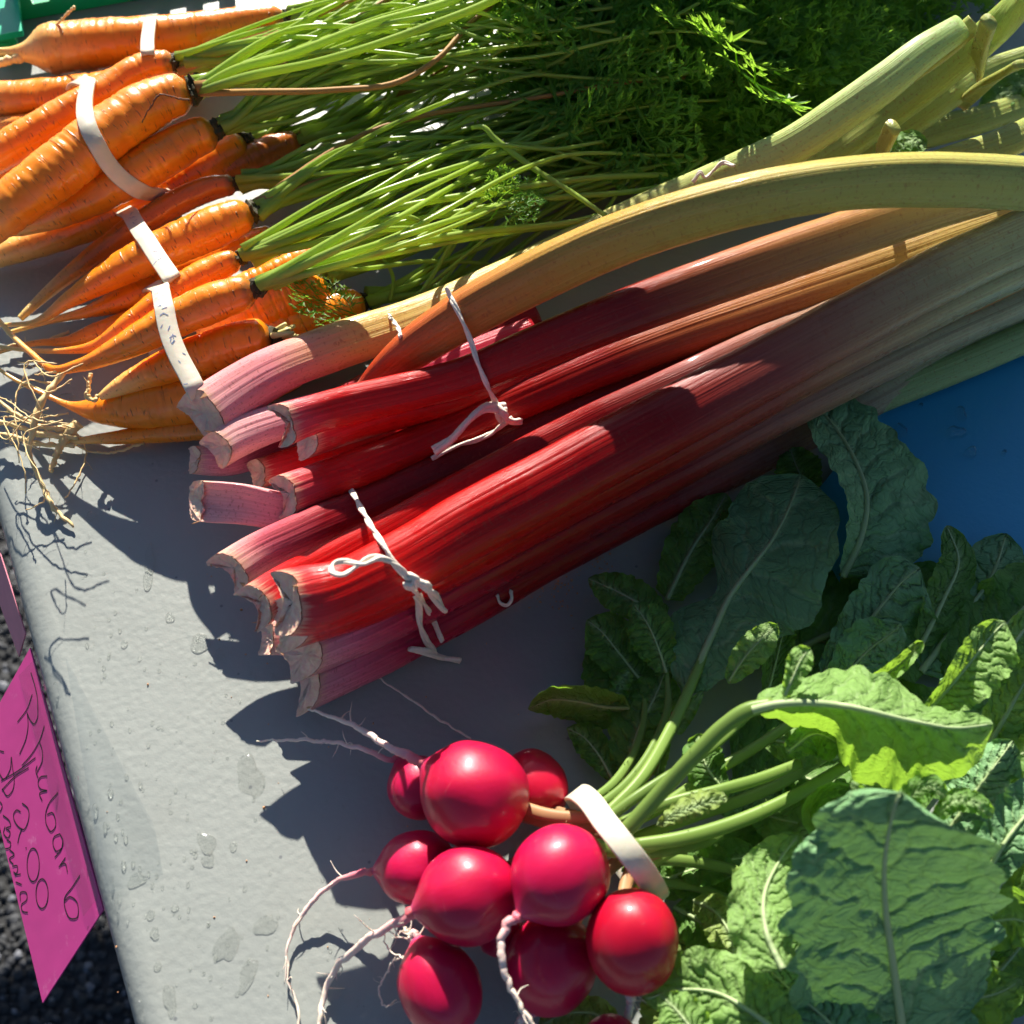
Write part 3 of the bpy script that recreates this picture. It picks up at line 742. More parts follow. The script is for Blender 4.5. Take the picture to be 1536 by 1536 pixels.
add_carrot('B', 'shaded carrot underneath the largest bunch resting on the table', [(370, 214, .018, 26), (330, 236, .018, 31), (250, 284, .016, 31), (150, 328, .013, 27), (50, 366, .011, 22), (-50, 396, .009, 16)], GB, seed=47)
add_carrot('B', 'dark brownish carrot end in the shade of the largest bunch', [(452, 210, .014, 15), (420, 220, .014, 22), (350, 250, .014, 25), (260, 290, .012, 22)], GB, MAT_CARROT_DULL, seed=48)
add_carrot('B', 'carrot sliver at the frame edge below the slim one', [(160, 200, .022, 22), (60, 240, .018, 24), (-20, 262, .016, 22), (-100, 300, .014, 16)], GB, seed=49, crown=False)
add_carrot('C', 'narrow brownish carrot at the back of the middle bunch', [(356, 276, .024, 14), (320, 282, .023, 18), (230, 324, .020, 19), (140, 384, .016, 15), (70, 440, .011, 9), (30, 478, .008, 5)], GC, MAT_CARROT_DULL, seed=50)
add_carrot('C', 'plump carrot with long pale tail on top of the middle bunch', [(380, 316, .034, 22), (350, 328, .034, 28), (250, 372, .031, 30), (160, 416, .026, 22), (100, 452, .020, 12), (55, 482, .014, 5), (0, 488, .010, 3)], GC, seed=51)
add_carrot('C', 'carrot in the middle bunch tapering to a hooked white root', [(416, 352, .016, 16), (370, 366, .016, 20), (270, 410, .015, 23), (185, 450, .013, 19), (130, 468, .010, 9), (80, 480, .008, 5), (10, 500, .006, 3)], GC, seed=52,
    tails=[[(104, 498, .006, 2.5), (60, 514, .005, 2), (10, 520, .004, 2), (-20, 530, .003, 1.5)]])
add_carrot('C', 'small carrot tip beneath the middle bunch with wiry root', [(250, 470, .012, 20), (190, 488, .010, 20), (145, 500, .009, 16), (100, 512, .008, 8), (60, 514, .008, 5), (10, 524, .010, 4), (-20, 535, .010, 3)], GC, seed=53, crown=False)
add_carrot('D', 'bright slim carrot beside the topmost one in the bunch by the rhubarb', [(362, 386, .040, 15), (338, 396, .039, 19), (270, 434, .036, 23), (195, 488, .030, 18), (140, 520, .022, 9), (100, 526, .018, 5), (30, 524, .012, 3.5), (0, 520, .010, 3)], GD, seed=54)
add_carrot('D', 'bright pointed carrot topmost in the bunch by the rhubarb', [(386, 432, .050, 20), (358, 440, .049, 26), (270, 476, .045, 28), (185, 520, .038, 20), (120, 548, .030, 10), (80, 554, .025, 6), (45, 528, .022, 4.5), (15, 500, .020, 4), (-10, 470, .018, 3)], GD, seed=55,
    tails=[[(110, 556, .028, 3), (80, 558, .026, 1.5), (52, 562, .026, 1)], [(96, 558, .026, 6), (64, 600, .024, 5.5), (50, 640, .020, 4.5), (45, 680, .013, 3.5), (60, 720, .004, 4), (80, 760, .003, 4), (110, 790, .002, 2)]])
add_carrot('D', 'carrot with trimmed white stem stubs in the bunch by the rhubarb', [(410, 504, .034, 26), (385, 508, .034, 30), (310, 530, .031, 31), (220, 562, .026, 22), (165, 588, .022, 10), (150, 596, .021, 5)], GD, seed=56,
    tails=[[(136, 560, .024, 3), (133, 580, .022, 3.5), (132, 596, .021, 4), (142, 600, .021, 3), (148, 592, .021, 3)]])
for k in range(6):
    a = CROWNS[-1][2] + rng.normal(0, 0.0015, 3); dd = nrm(np.array([1, rng.uniform(-.6, .8), rng.uniform(-.2, .9)]))
    v, f = tube(np.array([a, a + dd * 0.004, a + dd * rng.uniform(.006, .010)]), [0.0012, 0.001, 0.0007], 7)
    mk('stem_stub', v, f, MAT_STUB, CROWNS[-1][1])
CROWNS.pop()
add_carrot('D', 'small orange carrot shoulder behind the topmost one', [(498, 376, .030, 14), (470, 384, .030, 18), (410, 412, .028, 22), (330, 450, .024, 24)], GD, seed=57)
add_carrot('D', 'wide orange carrot shoulder under the topmost one', [(492, 424, .024, 20), (462, 440, .024, 34), (400, 466, .022, 38), (300, 510, .020, 32)], GD, seed=58)
add_carrot('D', 'orange carrot shoulder resting against the yellow rhubarb stalk', [(548, 452, .016, 22), (516, 462, .017, 29), (440, 494, .017, 33), (330, 540, .016, 28)], GD, seed=59)
add_carrot('D', 'blunt shaded carrot at the bottom of the bunch by the rhubarb', [(460, 545, .014, 26), (380, 575, .0145, 36), (280, 598, .0145, 40), (190, 612, .013, 32), (140, 614, .0115, 18), (112, 610, .011, 8), (60, 588, .012, 3.5), (20, 568, .014, 3), (-20, 540, .014, 2.5)], GD, seed=60,
    tails=[[(120, 640, .007, 5), (70, 642, .009, 4), (30, 625, .011, 3.5), (-15, 590, .013, 3)], [(118, 656, .006, 5), (60, 650, .008, 4.5), (20, 638, .009, 4), (-20, 628, .010, 3.5)], [(112, 668, .004, 4), (60, 666, .006, 4), (0, 650, .008, 3.5), (-30, 645, .008, 3)], [(118, 634, .008, 8), (98, 655, .006, 7), (86, 680, .004, 5), (76, 708, .002, 3)], [(105, 640, .006, 1.5), (128, 670, .003, 1.2), (115, 720, .002, 1.5), (98, 748, .002, 1)]])
add_carrot('D', 'thin carrot along the table edge of the bunch by the rhubarb', [(330, 642, .008, 16), (260, 646, .0075, 17), (180, 656, .006, 11), (130, 660, .005, 6), (100, 664, .004, 4)], GD, seed=61, crown=False,
    tails=[[(215, 664, .003, 3), (180, 676, .002, 2), (150, 680, .002, 1.5), (112, 668, .002, 1)]])

roots_at = [q[1] for q in CROWNS if q[0] == 'D']
for k in range(10):
    x0, y0 = rng.uniform(60, 130), rng.uniform(545, 670)
    x1, y1 = x0 - rng.uniform(25, 60), y0 + rng.uniform(-25, 25)
    x2, y2 = x1 - rng.uniform(15, 60), y1 + rng.uniform(-45, 40)
    if k % 3 == 0: x2, y2 = x1 + rng.uniform(-25, 30), y1 + rng.uniform(40, 110)
    hh = rng.uniform(.008, .045)
    rootlet(roots_at[int(rng.integers(len(roots_at)))], [(x0, y0, hh, rng.uniform(1.1, 1.9)), (x1, y1, hh * .95, 1.2), (x2, y2, max(.003, hh * .8), .9), (x2 - rng.uniform(-15, 25), y2 + rng.uniform(-20, 40), max(.003, hh * .6), .7)])

# carrot stems and fronds -------------------------------------------------------
def frond_mesh(seed, L=0.115):
    r = np.random.default_rng(seed)
    V = MB()
    bend = r.uniform(-0.9, 0.2); twist = r.uniform(-0.8, 0.8)
    def leaflet(p, d, nrm_, l, w):
        s = nrm(np.cross(d, nrm_)); c = nrm_ * l * r.uniform(-0.15, 0.25)
        q = np.array([p, p + d*l*.45 + s*w + c*.4, p + d*l + c, p + d*l*.45 - s*w + c*.4, p + d*l*.5 + c*.4 - nrm_*w*.4])
        V.add(q, [(0, 1, 4), (1, 2, 4), (2, 3, 4), (3, 0, 4)])
    def stick(a, b, w):
        d = nrm(b - a); n1 = nrm(np.cross(d, [0.3, 0.2, 0.9])); n2 = np.cross(d, n1)
        q = []
        for pnt, ww in ((a, w), (b, w * 0.7)):
            for k in range(3):
                q.append(pnt + (n1 * math.cos(2.09*k) + n2 * math.sin(2.09*k)) * ww)
        V.add(np.array(q), [(0, 1, 4, 3), (1, 2, 5, 4), (2, 0, 3, 5)])
    N = 8
    pts = []; dirs = []
    ang = r.uniform(0.1, 0.5); p = np.zeros(3); side = 0
    for i in range(N + 1):
        d = np.array([math.cos(ang) * math.cos(side), math.sin(side) * math.cos(ang), math.sin(ang)])
        pts.append(p.copy()); dirs.append(d)
        p = p + d * L / N
        ang += bend / N + r.normal(0, 0.05); side += twist / N + r.normal(0, .04)
    for i in range(N): stick(pts[i], pts[i+1], 0.0011 * (1 - i / N * .6))
    up = np.array([0, 0, 1.0])
    for i in range(1, N + 1):
        d = dirs[i]; s = nrm(np.cross(d, up)); nn = np.cross(s, d)
        ln = L * 0.42 * (1 - (i / (N + 0.8)) ** 1.3) + 0.006
        for sg in (-1, 1):
            a = r.uniform(0.75, 1.15)
            pd = nrm(d * math.cos(a) + s * sg * math.sin(a) + nn * r.uniform(-0.1, 0.45))
            k = max(2, int(ln / 0.0088))
            pv = nrm(np.cross(pd, nn)); pn = np.cross(pv, pd)
            prev = pts[i]
            for j in range(1, k + 1):
                cur = pts[i] + pd * ln * j / k + nn * 0.12 * ln * (j / k) ** 2 * r.uniform(-1.2, .6)
                stick(prev, cur, 0.0005)
                sl = ln * 0.42 * (1 - j / (k + 1)) + 0.0045
                for s2 in (-1, 1):
                    a2 = r.uniform(0.6, 1.0)
                    sd = nrm(pd * math.cos(a2) + pv * s2 * math.sin(a2) + pn * r.uniform(-.25, .35))
                    leaflet(cur, sd, pn, sl * r.uniform(.8, 1.2), 0.0015)
                    if sl > 0.006:
                        for s3 in (-1, 1):
                            a3 = r.uniform(.5, .8)
                            pv3 = nrm(np.cross(sd, pn))
                            leaflet(cur + sd * sl * .45, nrm(sd * math.cos(a3) + pv3 * s3 * math.sin(a3)), pn, sl * r.uniform(.45, .75), 0.0013)
                prev = cur
            leaflet(prev, pd, pn, 0.008, 0.0015)
    v, f = V.get()
    me = bpy.data.meshes.new('frond')
    me.from_pydata(v.tolist(), [], f); me.materials.append(MAT_FROND)
    return me
FRONDS = [frond_mesh(100 + i, 0.10 + 0.02 * (i % 3)) for i in range(8)]

def place_frond(parent, p, yaw, pitch, roll, scale):
    o = bpy.data.objects.new('frond', FRONDS[int(rng.integers(len(FRONDS)))])
    scene.collection.objects.link(o)
    o.parent = parent
    o.location = (np.asarray(p) - org_of(parent)).tolist()
    o.rotation_euler = (roll, pitch, yaw)
    o.scale = (scale,) * 3
    return o

def stem(parent, c, t, end, rad, mat=MAT_STEM, lift=0.0, fronds=1, seed=0, mid=None):
    a = np.asarray(c, float); e = np.asarray(end, float)
    L = np.linalg.norm(e - a)
    m1 = a + nrm(t) * L * 0.22 + np.array([0, 0, lift * 0.5])
    m2 = a * 0.4 + e * 0.6 + np.array([0, 0, lift]) + rng.normal(0, 0.006, 3) * [1, 1, .6]
    if mid is not None: m2 = mid
    m3 = a * 0.15 + e * 0.85 + np.array([0, 0, lift * .6]) + rng.normal(0, 0.005, 3) * [1, 1, .5]
    C = spline([a, m1, m2, m3, e], 26)
    C[:, 2] = np.maximum(C[:, 2], T + rad * 1.2)
    u = np.linspace(0, 1, 26)
    r = rad * (1.55 - 0.75 * np.minimum(1, u * 5)) * (1 - 0.35 * u)
    r[0] *= 1.2
    v, f = tube(C, r, 7)
    mk('stem', v, f, mat, parent)
    return C

BX, BY = [600, 700, 900, 1100, 1200, 1300, 1440, 1600], [400, 345, 275, 232, 180, 110, 10, -90]
def clears(pts, slack=0.0):
    """keeps greens off the rhubarb and out of the sun that reaches it"""
    for p in pts:
        x, y = pix(p)
        if y > np.interp(x, BX, BY) + slack: return False
        h = p[2] - (T + .045)
        if h > 0:
            q = p - SUNV * (h / SUNV[2])
            x, y = pix(q)
            if x > 740 and y > np.interp(x, BX, BY) + 12 + slack: return False
        if x < 800 and p[2] > T + 0.10: return False
    return True
def frond_pts(p, yaw, pitch, sc):
    d = np.array([math.cos(yaw) * math.cos(pitch), math.sin(yaw) * math.cos(pitch), -math.sin(pitch)]); s_ = np.array([-math.sin(yaw), math.cos(yaw), 0])
    L = .11 * sc
    return [p + d * L + [0, 0, .3 * L], p + d * L * .4 + s_ * L * .42 + [0, 0, .2 * L], p + d * L * .4 - s_ * L * .42 + [0, 0, .2 * L], p + d * L * .7]
ends = {  # pixel region where the stems of a bunch end: px range, py range, height range
    'A': ((860, 1150), (-160, -60), (.02, .07)),
    'B': ((800, 1150), (-120, 90), (.02, .09)),
    'C': ((860, 1150), (90, 215), (.01, .05)),
    'D': ((900, 1100), (170, 262), (.01, .035)),
}
nst = {'A': 8, 'B': 22, 'C': 20, 'D': 7}
NF = 0
for bunch, o, c, t in CROWNS:
    if o.children and not any(ch.name.startswith('crown') for ch in o.children):
        continue
    (xa, xb), (ya, yb), (ha, hb) = ends[bunch]
    for k in range(nst[bunch]):
        for tr in range(30):
            ex, ey = rng.uniform(xa, xb), rng.uniform(ya, yb)
            e = P(ex, ey, rng.uniform(ha, hb))
            if clears([e]): break
        C = stem(o, c + rng.normal(0, .0016, 3), t + rng.normal(0, .12, 3), e, rng.uniform(.0010, .0016), MAT_STEM if rng.random() > .03 or bunch == 'D' else MAT_STEM_DRY, lift=rng.uniform(-.004, .018))
        yaw = math.atan2(*(C[-1] - C[-4])[[1, 0]])
        q = C[-1]
        for tr in range(25):
            a_, b_, c_ = yaw + rng.normal(0, .8), rng.uniform(-.35, .5), rng.uniform(.45, .8)
            if clears(frond_pts(q, a_, b_, c_)):
                place_frond(o, q, a_, b_, rng.uniform(-1, 1), c_); NF += 1; break
# hand placed stems: long sunlit ones and the one that lies across
byname = {b: [q for q in CROWNS if q[0] == b] for b in 'ABCD'}
def traced(parent, pts, mat=MAT_STEM):
    C, ex = world_path(pts, 40)
    r = np.array([ex[i, 0] * mpp(C[i]) for i in range(40)])
    v, f = tube(C, r, 8)
    mk('stem', v, f, mat, parent)
D1, D2, C2, B2 = byname['D'][0][1], byname['D'][1][1], byname['C'][1][1], byname['B'][1][1]
traced(D1, [(366, 384, .042, 7), (420, 365, .046, 6), (560, 320, .052, 5.5), (760, 284, .052, 5), (900, 266, .046, 4.5), (1000, 262, .040, 4)])
traced(D1, [(366, 386, .041, 7), (430, 374, .044, 6), (600, 335, .047, 5), (800, 300, .046, 4.5), (980, 282, .040, 4), (1060, 262, .036, 3.5)])
traced(D2, [(390, 430, .051, 8), (440, 408, .054, 7), (520, 385, .052, 6), (700, 350, .046, 5.5), (900, 322, .040, 4), (1010, 270, .036, 4), (1060, 235, .034, 3)])
traced(D2, [(392, 432, .050, 7), (450, 412, .050, 5.5), (600, 378, .046, 4.5), (780, 346, .041, 4), (900, 335, .036, 3.5), (960, 330, .032, 3)])
traced(D2, [(470, 402, .044, 3.5), (530, 404, .036, 3.5), (640, 392, .026, 3.5), (720, 395, .018, 3), (760, 402, .014, 2.5)])
traced(D2, [(570, 330, .050, 4), (610, 325, .052, 4), (650, 342, .046, 3.5), (668, 352, .042, 3)])
traced(D2, [(585, 452, .018, 3), (590, 420, .022, 3), (580, 395, .026, 3), (555, 380, .030, 3)])
traced(D1, [(590, 440, .016, 3.5), (640, 405, .022, 3.5), (700, 380, .026, 3.5), (790, 345, .030, 3)])
traced(C2, [(708, 192, .056, 3), (724, 190, .058, 4), (740, 205, .056, 4.5), (800, 252, .052, 4.5), (860, 290, .050, 4), (912, 326, .048, 3.5)])
traced(B2, [(298, 140, .050, 5), (380, 138, .056, 5), (500, 135, .060, 4.5), (600, 122, .064, 4.5), (660, 85, .068, 4), (700, 40, .070, 4), (760, -10, .072, 3)], MAT_STEM_DRY)
traced(B2, [(298, 136, .050, 7), (340, 110, .060, 7), (440, 80, .070, 6.5), (560, 35, .078, 6), (680, 0, .084, 6), (760, -40, .088, 5)])
traced(B2, [(298, 138, .050, 7), (360, 118, .062, 7), (480, 92, .072, 6), (640, 40, .080, 6), (740, 0, .086, 6), (820, -50, .090, 5)])
# the heap of greens: fronds over the dark upper right and beyond the frame
heap = [q[1] for q in CROWNS if q[0] in 'ABC']
def heap_fronds(n, xr, yr, hr, yaw0, pr=(-.5, .5), sr=(.55, .95), slack=0.0):
    k = 0
    for tr in range(n * 14):
        if k >= n: break
        p = P(rng.uniform(*xr), rng.uniform(*yr), rng.uniform(*hr)); a_ = yaw0 + rng.normal(0, 1.2); b_ = rng.uniform(*pr); c_ = rng.uniform(*sr)
        if pix(p)[0] < 800 or not clears([p] + frond_pts(p, a_, b_, c_), slack): continue
        place_frond(heap[int(rng.integers(len(heap)))], p, a_, b_, rng.uniform(-1.2, 1.2), c_); k += 1
heap_fronds(75, (830, 1350), (-20, 240), (.004, .035), -0.3)
heap_fronds(45, (830, 1250), (-120, 120), (.03, .09), -0.5)
heap_fronds(25, (1150, 1420), (-120, 90), (.004, .06), -0.5)
heap_fronds(40, (900, 1420), (-300, -60), (.05, .16), -0.6)
heap_fronds(95, (830, 1500), (-560, -130), (.07, .26), -0.8, (-.6, .5), (.9, 1.5))  # unseen tall fronds past the frame, added to shade the nearer greens
heap_fronds(8, (1140, 1260), (110, 200), (.02, .035), -0.9, (-.7, -.2), (.35, .5), 26)
heap_fronds(16, (820, 980), (-20, 90), (.06, .11), -1.0, (-.1, .5), (.5, .85))
heap_fronds(9, (800, 900), (150, 300), (.02, .05), 0.3, (-.4, .3), (.3, .5))
place_frond(D2, P(545, 475, .030), 2.9, .1, .4, .35)
place_frond(D2, P(735, 330, .052), 1.0, -.1, .3, .30)

# ------------------------------------------------------------------ rubber bands
def band(label, pix_pts, axis, width, under, thick=0.0011, off=0.0006, group=None, print_marks=0, hand=None):
    """visible points come from the surfaces below; the loop closes underneath"""
    top = np.array([P(x, y, hh) for x, y, hh in pix_pts]) if hand else taut(pix_pts, off, 40)
    path = np.vstack([top, np.array([P(x, y, h) for x, y, h in under])])
    path = np.vstack([path, path[:1]])
    q = spline3(path, 200)
    ax = nrm(np.asarray(axis, float)); cen = path[:-1].mean(0)
    tv = nrm(np.gradient(q, axis=0))
    outn = nrm(np.cross(tv, ax))
    flip = np.sign(np.sum(outn * (q - cen), 1, keepdims=True)); outn = outn * flip
    axv = nrm(ax[None] - tv * (tv @ ax)[:, None])
    sec = [(-.5, 0), (-.5, 1), (-.46, 1.25), (.46, 1.25), (.5, 1), (.5, 0)]
    V = np.stack([q + axv * a * width + outn * b * thick for a, b in sec], 1)[:-1]
    n, mm = V.shape[:2]
    F = []
    for i in range(n):
        for j in range(mm):
            F.append((i*mm + j, i*mm + (j+1) % mm, ((i+1) % n)*mm + (j+1) % mm, ((i+1) % n)*mm + j))
    o = thing('rubber_band', label, 'rubber band', (cen[0], cen[1], T), group)
    V = V.reshape(-1, 3)
    mk('loop', V, F, MAT_BAND, o, reg=True)
    if print_marks:
        mb = MB()
        for k in range(print_marks):
            i = int(rng.integers(4, n * 2 // 5)); a = rng.uniform(-.34, .34); L = rng.uniform(.0004, .0012)
            p = q[i] + axv[i] * a * width + outn[i] * (thick * 1.25 + 0.00012)
            d1 = nrm(tv[i] * rng.uniform(-1, 1) + axv[i] * rng.uniform(-1, 1)); d2 = np.cross(outn[i], d1)
            mb.add([p - d1*L - d2*.00016, p + d1*L - d2*.00016, p + d1*L + d2*.00016, p - d1*L + d2*.00016], [(0, 1, 2, 3)])
        v, f = mb.get(); mk('printed_marks', v, f, MAT_INK_BLUE, o, smooth=False)
    return o

def spline3(pts, n):
    a = np.asarray(pts, float)
    d = np.sqrt(np.linalg.norm(np.diff(a, axis=0), axis=1)) + 1e-6
    k = np.concatenate([[0], np.cumsum(d)])
    m = np.zeros_like(a)
    m[1:-1] = (a[2:] - a[:-2]) / (k[2:] - k[:-2])[:, None]
    m[0] = m[-1] = (a[1] - a[-2]) / (d[0] + d[-1])
    ll = np.concatenate([[0], np.cumsum(np.linalg.norm(np.diff(a, axis=0), axis=1))])
    kq = np.interp(np.linspace(0, ll[-1], n), ll, k)
    i = np.clip(np.searchsorted(k, kq, side='right') - 1, 0, len(a) - 2)
    h = d[i][:, None]; u = ((kq - k[i]) / d[i])[:, None]
    return (a[i] * (2*u**3 - 3*u**2 + 1) + m[i] * h * (u**3 - 2*u**2 + u) + a[i+1] * (-2*u**3 + 3*u**2) + m[i+1] * h * (u**3 - u**2))

ax_c = P(0, 340, .02) - P(300, 170, .02)
band('white rubber band round the fat carrot in the topmost bunch', [(226, 30, None), (224, 45, None), (222, 62, None), (222, 80, None)], P(400, 30, .02) - P(60, 76, .02), .0058, [(224, 110, .002), (228, 100, .0015), (232, 40, .002), (230, 26, .012)], group='white rubber bands')
band('white rubber band round the largest carrot bunch', [(133, 126, None), (128, 160, None), (132, 190, .063), (145, 218, None), (165, 250, .056), (182, 268, None), (206, 284, .040), (240, 292, .030)], ax_c, .0068, [(262, 296, .014), (250, 300, .002), (170, 250, .001), (110, 170, .002), (112, 128, .020)], group='white rubber bands')
band('white rubber band with blue print round the middle carrot bunch', [(196, 322, None), (206, 340, .036), (222, 364, None), (240, 392, None), (258, 418, None)], ax_c, .0068, [(272, 440, .012), (262, 446, .0015), (210, 380, .001), (182, 330, .002), (184, 318, .015)], group='white rubber bands', print_marks=16)
band('white rubber band with blue print round the carrot bunch by the rhubarb', [(242, 434, .046), (246, 456, None), (250, 482, None), (256, 506, .058), (268, 536, None), (284, 566, None), (300, 598, .030)], ax_c, .0068, [(312, 625, .012), (300, 632, .0015), (240, 540, .001), (224, 450, .002), (228, 432, .022)], group='white rubber bands', print_marks=34)

# ------------------------------------------------------------------ string
def twine(label, runs, name='twine', group='cotton strings round the rhubarb'):
    """runs: (part name, list of (px, py, lift or None for the surface, absolute h or None), radius px)"""
    first = None; o = None
    for part, pts, rp in runs:
        if all(p[2] < .002 for p in pts) and len(pts) > 3:
            W = taut(pts, rp * 0.00026 * .8, 60)
        else:
            W = np.array([surf(x, y, 0.0012 + l) if h is None else P(x, y, h) for x, y, l, h in pts])
        C = spline3(np.vstack([W[0] * 2 - W[1], W, W[-1] * 2 - W[-2]]), 40 + 12 * len(pts))
        L = np.concatenate([[0], np.cumsum(np.linalg.norm(np.diff(C, axis=0), axis=1))])
        tot = np.linalg.norm(W[1] - W[0]), np.linalg.norm(W[-1] - W[-2])
        keep = (L >= tot[0]) & (L <= L[-1] - tot[1])
        C = C[keep]; L = L[keep]
        # resample evenly
        nn = max(20, int((L[-1] - L[0]) / 0.0007)); qs = np.linspace(L[0], L[-1], nn)
        C = np.stack([np.interp(qs, L, C[:, k]) for k in range(3)], -1)
        r = rp * mpp(C[len(C)//2])
        t, s, u = frames(C, nrm(np.array([0.3, 0.5, 0.8])))
        if o is None:
            o = thing(name, label, 'string', (C[0][0], C[0][1], T), group)
        mb = MB()
        for k in range(2):
            ph = qs / (r * 5.2) + k * np.pi
            CC = C + (s * np.cos(ph)[:, None] + u * np.sin(ph)[:, None]) * r * 0.42
            mb.add(*tube(CC, r * 0.62 * (1 + 0.05 * rng.normal(size=nn)), 7, nrm(np.array([0.3, 0.5, 0.8]))))
        v, f = mb.get()
        mk(part, v, f, MAT_TWINE, o)
    return o

twine('white cotton string with a twisted bow tied round the upper rhubarb bundle', [
    ('loop', [(676, 446, 0, None), (690, 474, 0, None), (704, 506, 0, None), (718, 548, 0, None), (734, 585, 0, None), (752, 620, 0, None)], 4.2),
    ('knot', [(745, 606, .006, None), (754, 618, .008, None), (760, 628, .006, None), (752, 632, .003, None), (748, 620, .006, None), (766, 632, .004, None), (780, 632, .002, None)], 5.5),
    ('bow', [(750, 612, .006, None), (728, 612, .010, None), (708, 626, .012, None), (690, 645, .012, None), (676, 660, .011, None), (658, 672, .010, None)], 8.0),
    ('tail', [(758, 634, .003, None), (740, 648, .001, None), (715, 660, .001, None), (690, 667, .001, None), (664, 678, .001, None), (655, 684, 0, None)], 4.0)])
twine('white cotton string with open loop knotted round the lower rhubarb bundle', [
    ('loop', [(529, 739, 0, None), (540, 760, .0, None), (560, 795, 0, None), (578, 822, 0, None), (592, 846, 0, None), (618, 872, 0, None)], 5.0),
    ('bow', [(616, 872, .005, None), (600, 850, .008, None), (572, 838, .012, None), (545, 846, .014, None), (518, 842, .015, None), (500, 846, .015, None), (498, 858, .015, None), (514, 862, .015, None), (534, 850, .014, None), (556, 836, .013, None), (580, 838, .010, None), (604, 858, .007, None), (618, 874, .005, None)], 4.6),
    ('knot', [(612, 862, .005, None), (622, 866, .008, None), (624, 876, .006, None), (614, 882, .004, None), (610, 874, .006, None), (622, 880, .005, None)], 6.0),
    ('tail', [(620, 870, .005, None), (640, 880, .007, None), (652, 895, .008, None), (662, 910, .006, None)], 7.5),
    ('tail', [(620, 882, .003, None), (628, 905, .002, None), (630, 935, .001, None), (640, 962, .001, None), (650, 974, .001, None)], 5.6),
    ('tail', [(628, 892, .002, None), (642, 915, .001, None), (652, 935, .001, None), (660, 954, .001, None)], 4.4),
    ('tail', [(620, 974, .002, None), (640, 978, .003, None), (662, 986, .002, None), (684, 990, .001, None)], 6.0)])
twine('thin string loop round the pale yellow rhubarb stalk', [('loop', [(584, 474, .0, None), (590, 482, 0, None), (597, 492, 0, None), (601, 506, 0, None)], 3.4)])
twine('greyish string end on the far part of the yellow rhubarb stalk', [('loop', [(1042, 270, .003, None), (1050, 258, .005, None), (1058, 266, .002, None), (1070, 256, .001, None), (1084, 244, .001, None), (1098, 248, .001, None)], 3.2)])
twine('small string loop peeping out on the table below the lower bundle', [('loop', [(746, 892, 0, None), (750, 904, 0, None), (760, 908, 0, None), (767, 900, 0, None), (766, 886, .001, None)], 3.2)])

# ------------------------------------------------------------------ radishes
def radish(label, cx, cy, R, h, root_px, tap=None, seed=1, elong=1.05, hairs=8):
    c = P(cx, cy, h); r = R * mpp(c)
    tgt = P(root_px[0], root_px[1], root_px[2])
    ax = nrm(tgt - c)
    n, m_ = 44, 40
    u = np.linspace(0, 1, n)
    ang = u * np.pi
    x = -np.cos(ang) * r * elong
    rr = np.sin(ang) ** 0.92 * r
    tip = np.clip((u - 0.80) / 0.20, 0, 1)
    rr = rr * (1 - 0.30 * tip ** 1.2) + 0.0011 * tip
    x = x + tip ** 2 * r * 0.16
    C = c + ax[None] * x[:, None]
    th = np.linspace(0, 2*np.pi, m_, endpoint=False)
    U, TH = np.meshgrid(u, th, indexing='ij')
    lump = 1 + 0.05 * wob(seed, U * 2.5, np.cos(TH) * 1.2, np.sin(TH) * 1.2, octaves=3)
    sec = np.stack([np.cos(TH), np.sin(TH)], -1) * (rr[:, None] * lump)[..., None]
    upr = (0, 0, 1) if abs(ax[2]) < 0.9 else (0, 1, 0)
    s_ = nrm(np.cross(ax, upr)); u_ = np.cross(s_, ax)
    V = (C[:, None] + s_ * sec[..., :1] + u_ * sec[..., 1:2]).reshape(-1, 3)
    F = grid_faces(n, m_)
    o = thing('radish', label, 'radish', (c[0], c[1], T), 'radishes in the bunch')
    uv = np.stack([np.repeat(u * 2 * r, m_), np.tile(th / 6.2832, n)], -1)
    mk('bulb', V, F, MAT_RADISH, o, uv=uv, attrs={'s': np.repeat(u, m_)}, reg=True)
    end = C[-1]
    if tap:
        pts = np.array([P(a, b, hh) for a, b, hh, _ in tap]); rad = [q[3] * mpp(c) for q in tap]
        pp = np.vstack([end - ax * 0.0015, end + ax * 0.001, pts])
        nn = 60
        C2 = spline3o(pp, nn)
        r2 = np.interp(np.linspace(0, 1, nn), np.linspace(0, 1, len(rad) + 2), [0.0015 * R / 73, 0.0014 * R / 73] + rad)
        C2 = C2 + 0.0005 * np.stack([wob(seed + k + 3, np.arange(nn) * 0.5) for k in range(3)], -1)
        v, f = tube(C2, r2 * (1 + 0.06 * rng.normal(size=nn).clip(-1, 1)), 9)
        tp = mk('taproot', v, f, MAT_TAP, o, attrs={'s': np.concatenate([np.repeat(np.linspace(0, 1, nn), 9), [0, 1]])})
        mb = MB()
        for k in range(hairs):
            i = int(rng.integers(3, nn - 4)); dd = nrm(rng.normal(size=3) + nrm(C2[i+1] - C2[i]) * .9)
            l = rng.uniform(.002, .007)
            q = np.array([C2[i], C2[i] + dd * l * .5, C2[i] + dd * l + rng.normal(0, .001, 3)])
            mb.add(*tube(spline3o(q, 6), [r2[i] * .4, .0002, .00018, .00015, .0001, .00006], 4))
        if hairs:
            v, f = mb.get()
            mk('root_hairs', v, f, MAT_TAP, tp, attrs={'s': [0.7] * len(v)})
    crown = C[0]
    return o, crown, -ax

